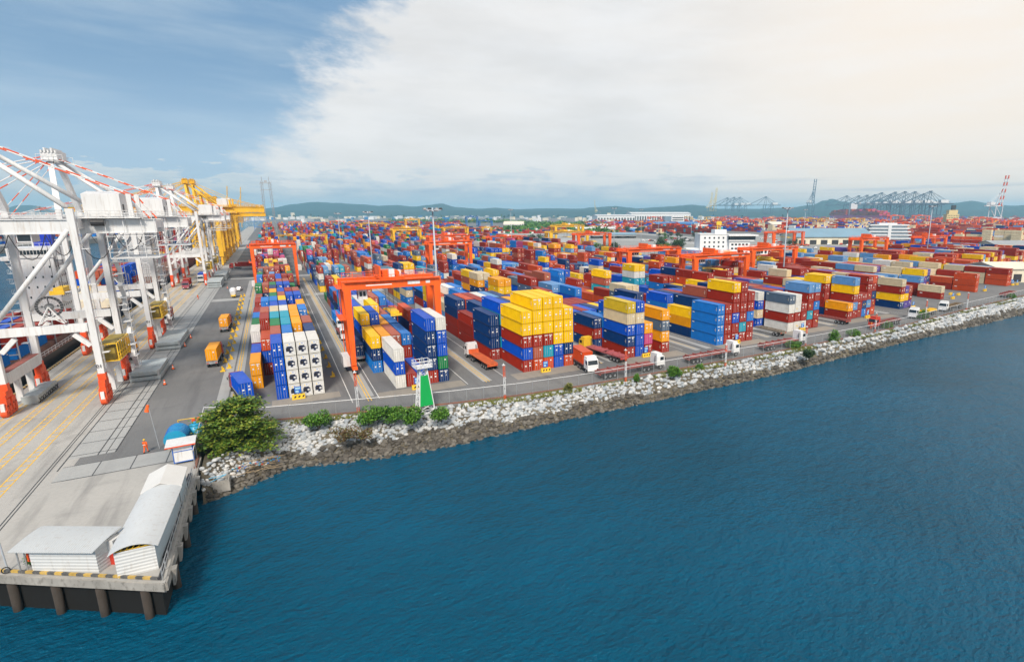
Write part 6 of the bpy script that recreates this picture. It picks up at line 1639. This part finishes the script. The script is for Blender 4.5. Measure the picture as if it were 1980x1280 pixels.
gable('warehouse', 2004, 546, 62, 22, 20, 6.5, 2, 'low cream warehouse with pale striped roof at the right edge', M_roofc, M_cream)
gable('shed', 1352, 441, 70, 40, 100, 9, 4, 'long low hall with bright blue roof behind the red container wall', M_roofbb, M_dark, 'shed', True)
gable('shed', 1230, 461, 70, 24, 60, 5, 2, 'low open shed with pale blue roof on the open ground', M_roofb, M_steel, 'shed', True)
gable('shed', 1190, 449, 70, 30, 70, 6, 2, 'flat white roofed shelter behind the light mast', M_whitec, M_steel, 'shed', True)
gable('hall', 1335, 426, 75, 80, 290, 30, 6, 'long white industrial hall under the hills', M_whitec, M_bldg, 'hall')
gable('hall', 1228, 428, 75, 80, 160, 22, 4, 'white factory hall left of the long industrial hall', M_whitec, M_bldg, 'hall')
gable('warehouse', 1528, 444, 70, 40, 40, 10, 5, 'white fronted store left of the blue grey warehouse', M_roofc, M_bldg)
p = G(1298, 438); ob = empty('office_block', (p.x, p.y, 0), 'white four storey office block with blue glass side', 'building', None, R_(-25)); ob.scale = (.72, .72, .72)
b = MB(); b.b2(0, 45, 0, 30, 0, 34); b.obj('wall', M_bldg, ob); b = MB(); b.b2(-24, -.02, 0, 28, 0, 34.5); b.obj('glass_wing', paint('blue_grey_glass', (.18, .26, .34), .2, .2, .1), ob)
b = MB()
for k in range(4): b.b2(3, 42, -.4, -.02, 5+k*7.5, 8.6+k*7.5)
b.obj('window_band', M_glass, ob)
p = G(1716, 466); ob = empty('office_block', (p.x, p.y, 0), 'white office building with curved terrace storeys like a ship', 'building', None, R_(-40)); ob.scale = (.6, .6, .72)
b = MB()
for k in range(5):
    w_ = 46-k*2.; poly = [(-w_, -9), (w_*.7, -9), (w_*.88, -6), (w_, 0), (w_*.88, 8), (w_*.7, 14), (-w_, 14)]
    b.prism(poly, k*5.4+3.4, k*5.4+5.4)
b.obj('terrace', M_white, ob); b = MB()
for k in range(5):
    w_ = 43-k*2.; poly = [(-w_, -7.5), (w_*.7, -7.5), (w_*.88, -5), (w_*.97, 0), (w_*.88, 7), (w_*.7, 12.5), (-w_, 12.5)]
    b.prism(poly, k*5.4, k*5.4+3.4)
b.obj('glazed_storey', paint('blue_storey_glass', (.20, .25, .30), .25, .2, .1), ob)  # one grey-blue glass tone for the set-back storeys
b = MB(); b.b2(-4, 2, -9.6, -7, 0, 27.5); b.b2(-20, 14, -3, 8, 27.01, 29.5); b.obj('stair_shaft', M_white, ob)
# yellow ship bridge and white sheds among the far right boxes
p = G(1840, 438); ob = empty('ship_bridge', (p.x, p.y, 0), 'pale yellow ship accommodation tower beyond the packed containers', 'building', None, R_(-40)); b = MB(); b.b2(-14, 14, 0, 20, 0, 30); b.b2(-10, 10, 0, 16, 30, 40); b.obj('deckhouse', paint('pale_yellow_wall', (.70, .55, .25), .7, .1, .1), ob); b = MB(); b.b2(-2, 6, 4, 12, 40, 52); b.obj('funnel', M_dark, ob); b = MB(); windows(b, -13, 13, 3, 29, 0, 7, 5, .5, .4); b.obj('window', M_glass, ob)

# ------------------------------------------------------------------ trees inland
def tree_proto(h, nl, mat, s):
    root = bpy.data.objects.new('round_tree', None); COL.objects.link(root)
    t = MB(); t.tube((0, 0, -.2), (0, 0, h*.5), h*.035, h*.02, 7)
    c = MB(); lob = [(random.uniform(-.3, .3)*h, random.uniform(-.3, .3)*h, random.uniform(.42, .8)*h, random.uniform(.16, .27)*h) for _ in range(10)]
    for l in lob: t.tube((0, 0, h*.35), l[:3], h*.015, h*.006, 5)
    for i in range(nl):
        lx, ly, lz, lr = random.choice(lob); v = Vector((random.gauss(0, 1), random.gauss(0, 1), random.gauss(0, 1))).normalized()*lr*random.uniform(.5, 1.05)
        leaf(c, (lx+v.x, ly+v.y, max(h*.18, lz+v.z*.85)), random.uniform(.7, 1.3)*s, .7)
    t.obj('trunk', M_bark, root); c.obj('crown', mat, root); return root
TP = [tree_proto(9., 900, M_leafd, .75), tree_proto(8., 800, M_leafb, .75), tree_proto(10., 900, M_leafd, .85)]
GT = 'trees on the open ground inland'
for (px0, px1, py0, py1, n, s_, lab) in ((1020, 1060, 470, 486, 12, 1., 'dark bushy tree in the clump left of the yellow gantry pair'), (1270, 1352, 480, 490, 14, 1., 'green tree in the row left of the control building'), (1150, 1200, 484, 496, 7, .9, 'dark tree behind the gantry legs right of the yellow pair'),
        (1190, 1260, 447, 452, 14, .9, 'low green tree on the strip beyond the flat shelter'), (1262, 1350, 458, 466, 16, .8, 'shrubby tree on the bank below the red container wall'), (1560, 1640, 458, 464, 9, 1., 'dark tree in front of the blue grey warehouse'), (1520, 1545, 470, 477, 4, .8, 'small green tree beside the car park'), (1255, 1285, 437, 441, 5, 1.2, 'dark tree beside the bright blue roof'), (1895, 1935, 505, 512, 3, .8, 'small tree near the grey roofed building')):
    for i in range(n):
        p = G(random.uniform(px0, px1), random.uniform(py0, py1)); place(random.choice(TP), (p.x, p.y, 0), lab, 'tree', GT, random.uniform(0, 6), s_*random.uniform(.7, 1.25), QF)
tb = MB()
for (pa, pb_, n, h) in (((985, 449), (1060, 441), 5000, 9), ((1000, 433), (1070, 441), 3000, 12), ((1060, 441), (1130, 447), 4500, 9), ((760, 431), (985, 431), 5000, 14), ((1060, 436), (1160, 438), 2500, 12), ((1130, 449), (1165, 452), 1500, 8)):
    A, B_ = G(*pa), G(*pb_)
    for i in range(n):
        q = A.lerp(B_, random.random()); q = q+Vector((random.gauss(0, 14), random.gauss(0, 14), 0)); hz = h*(.6+.4*sin(q.x*.09)*sin(q.y*.07))
        leaf(tb, (q.x, q.y, random.random()**.6*hz), 5.2, .8)
stuff(tag(tb.obj('tree_belt', M_leafb), 'dense green belt of trees and scrub on the open ground', 'trees'))
fo = MB()
for i in range(26000):
    px = random.uniform(480, 1990); py = 413.6+abs(random.gauss(0, 3.2))
    q = G(px, py); d = math.hypot(q.x, q.y)
    if d > 4400: continue
    leaf(fo, (q.x, q.y, random.random()*9), 8+d*.004, .9)
stuff(tag(fo.obj('distant_woods', M_leafd), 'far off tree cover between the town and the hills', 'trees'))

# ------------------------------------------------------------------ town, open ground, traffic
tw = MB()
for i in range(1500):
    px = random.uniform(470, 1990); py = 414.5+abs(random.gauss(0, 5.5))
    if py > 432: continue
    if px > 1380 and py > 420: continue
    q = G(px, py); d = math.hypot(q.x, q.y)
    if d > 4200: continue
    big = random.random() < .12
    w_, l_, h_ = random.uniform(10, 26)*(3 if big else 1), random.uniform(10, 24)*(3 if big else 1), random.uniform(5, 16)*(1 if big else (2.2 if random.random() < .08 else 1))
    tw.box((q.x, q.y, h_/2), (w_, l_, h_), random.choice((0, 0, 0, 1, 1, 2, 3)), random.uniform(0, 3))
stuff(tag(tw.obj('distant_town', [M_bldg, M_cream, M_greyroof, M_roofbb]), 'small pale buildings of the town spread below the hills', 'town'))
def pxsheet(name, pts_, z, mat): sheet(name, [tuple(G(x, y)[:2]) for x, y in pts_], z, mat)
pxsheet('open_ground', [(870, 470), (880, 452), (1060, 446), (1350, 470), (1500, 452), (1660, 478), (1640, 500), (1540, 503), (1470, 520), (1350, 515), (1250, 505), (1120, 497), (1000, 476)], .03, M_far)
pxsheet('service_road', [(940, 449), (1360, 474), (1360, 469), (940, 446.5)], .05, M_slab)
pxsheet('inland_road', [(1130, 445), (1390, 466), (1390, 462.5), (1130, 443.5)], .06, M_slab)
cars = [small_car((0, 0, -50), 0, 'placeholder for the moment only here', M_truckw, 'parked_car'), small_car((0, 0, -50), 0, 'placeholder for the moment only here', M_redp, 'parked_car'), small_car((0, 0, -50), 0, 'placeholder for the moment only here', M_dark, 'parked_car')]
for i in range(54):
    k = random.randrange(3); zone_ = random.choice(((1490, 1640, 468, 488, 'parked by the warehouse'), (1440, 1560, 460, 470, 'parked behind the control building'), (1240, 1390, 462, 467, 'on the inland road')))
    q = G(random.uniform(*zone_[:2]), random.uniform(*zone_[2:4])); place(cars[k], (q.x, q.y, .05), f"tiny {['white', 'red', 'dark'][k]} car {zone_[4]}", 'car', 'cars on the open ground', R_(random.choice((20, 110))), 1.2, QF)

# ------------------------------------------------------------------ far side of the basin
fq = MB().prism([(-262, 420), (-218, 720), (-174, 1014), (-120, 1500), (-120, 2500), (-9000, 3500), (-9000, 420)], -6, 2.); struct(fq.obj('far_quay', M_conc))
fqb = FarBoxes()
for i in range(700):
    t = random.random(); y = 430+1000*t; x = -262+(y-420)*.148-random.uniform(25, 200)
    code = random.choice('RBLNSGWOKB')
    for k in range(random.randint(1, 5)): fqb.add(x, y, 2+k*CH, 2.6*random.choice((1, 2, 3)), 12.2, code if random.random() < .6 else random.choice('RBLNSGWO'), 0., False)
fqb.obj('far_quay_containers', 'coloured containers stacked on the quay across the basin')
FG = far_sts('quay_crane', paint('grey_far_crane_paint', (.30, .33, .36), .6, .2, .1))
for i, (x, y) in enumerate(((-262, 500), (-246, 600), (-236, 680), (-215, 810), (-200, 900))):
    place(FG, (x, y, 2), 'grey quay crane on the opposite quay across the basin', 'quay crane', 'quay cranes across the basin', R_(180), .5, QF)

# ------------------------------------------------------------------ hills
def hill(profile, dist, depth, name):
    """ridge through photo pixels (x, crest y) at the given distance ahead, with real depth"""
    vs, fs = [], []; n = len(profile); rows = 7; sub = 6; cols = []
    for (x0, y0), (x1, y1) in zip(profile, profile[1:]):
        for k in range(sub): t = k/sub; t = t*t*(3-2*t); cols.append((x0+(x1-x0)*k/sub, y0+(y1-y0)*t+random.uniform(-.35, .35)))
    cols.append(profile[-1])
    for (px, py) in cols:
        base = G(px, 500); u = Vector((base.x, base.y, 0)).normalized(); d = dist/max(.3, u.dot(Vector((FW.x, FW.y, 0)).normalized()))
        a = (px-PX)/F_; b = -(py-PY)/F_; v = FW+RT*a+UP*b; hz = CAMH+v.z/math.hypot(v.x, v.y)*d
        for j in range(rows):
            t = j/(rows-1)*2-1; hh = max(-8, (hz+8)*(cos(t*pi/2)**1.3)-8)
            if 0 < j < rows-1 and j != 3: hh *= random.uniform(.9, 1.06)
            q = u*(d+t*depth); vs.append((q.x, q.y, hh))
    for i in range(len(cols)-1):
        for j in range(rows-1): a = i*rows+j; fs.append((a, a+rows, a+rows+1, a+1))
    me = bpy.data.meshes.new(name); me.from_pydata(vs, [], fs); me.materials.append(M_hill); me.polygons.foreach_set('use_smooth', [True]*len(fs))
    struct(link(name, me))
M_hill = ground_mat('haze_tinted_forest_hill', (.012, .058, .075), (.020, .074, .086), (.03, .08, .08));  # forest green shifted to blue: distance haze painted into the colour
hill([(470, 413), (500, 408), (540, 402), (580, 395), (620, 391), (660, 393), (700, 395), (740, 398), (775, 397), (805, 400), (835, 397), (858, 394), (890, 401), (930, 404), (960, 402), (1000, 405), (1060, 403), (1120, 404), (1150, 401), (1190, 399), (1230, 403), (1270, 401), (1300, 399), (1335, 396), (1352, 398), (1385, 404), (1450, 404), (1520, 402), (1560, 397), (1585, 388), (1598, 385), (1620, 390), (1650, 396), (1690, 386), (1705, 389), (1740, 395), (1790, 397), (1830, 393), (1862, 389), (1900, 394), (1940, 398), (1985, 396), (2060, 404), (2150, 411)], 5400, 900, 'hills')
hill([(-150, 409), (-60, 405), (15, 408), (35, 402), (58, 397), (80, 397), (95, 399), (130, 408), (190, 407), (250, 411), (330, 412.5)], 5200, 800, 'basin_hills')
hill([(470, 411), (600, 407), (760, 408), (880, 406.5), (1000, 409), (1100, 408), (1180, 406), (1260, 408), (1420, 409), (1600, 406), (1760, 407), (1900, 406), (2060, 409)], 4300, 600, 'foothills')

# ------------------------------------------------------------------ air
hz = MB().b2(-10500, 14500, -700, 13900, -8, 225)
ho = hz.obj('haze', []) if False else link('haze', hz.mesh('haze', []))
m = bpy.data.materials.new('hazy_air'); m.use_nodes = True; nt2 = m.node_tree; nt2.nodes.clear()
vo = nt2.nodes.new('ShaderNodeVolumePrincipled'); oo = nt2.nodes.new('ShaderNodeOutputMaterial')
vo.inputs['Color'].default_value = (.40, .76, 1., 1); vo.inputs['Density'].default_value = 1.25e-4; vo.inputs['Anisotropy'].default_value = 0.
nt2.links.new(vo.outputs[0], oo.inputs['Volume']); ho.data.materials.append(m); stuff(ho)
for o in [o for o in bpy.data.objects if 'placeholder' in str(o.get('label', ''))]: del o['category']
# prototypes that were never placed are taken away
for o in [o for o in bpy.data.objects if o.parent is None and o.type == 'EMPTY' and not o.get('category')]:
    for c in list(o.children_recursive): bpy.data.objects.remove(c)
    bpy.data.objects.remove(o)
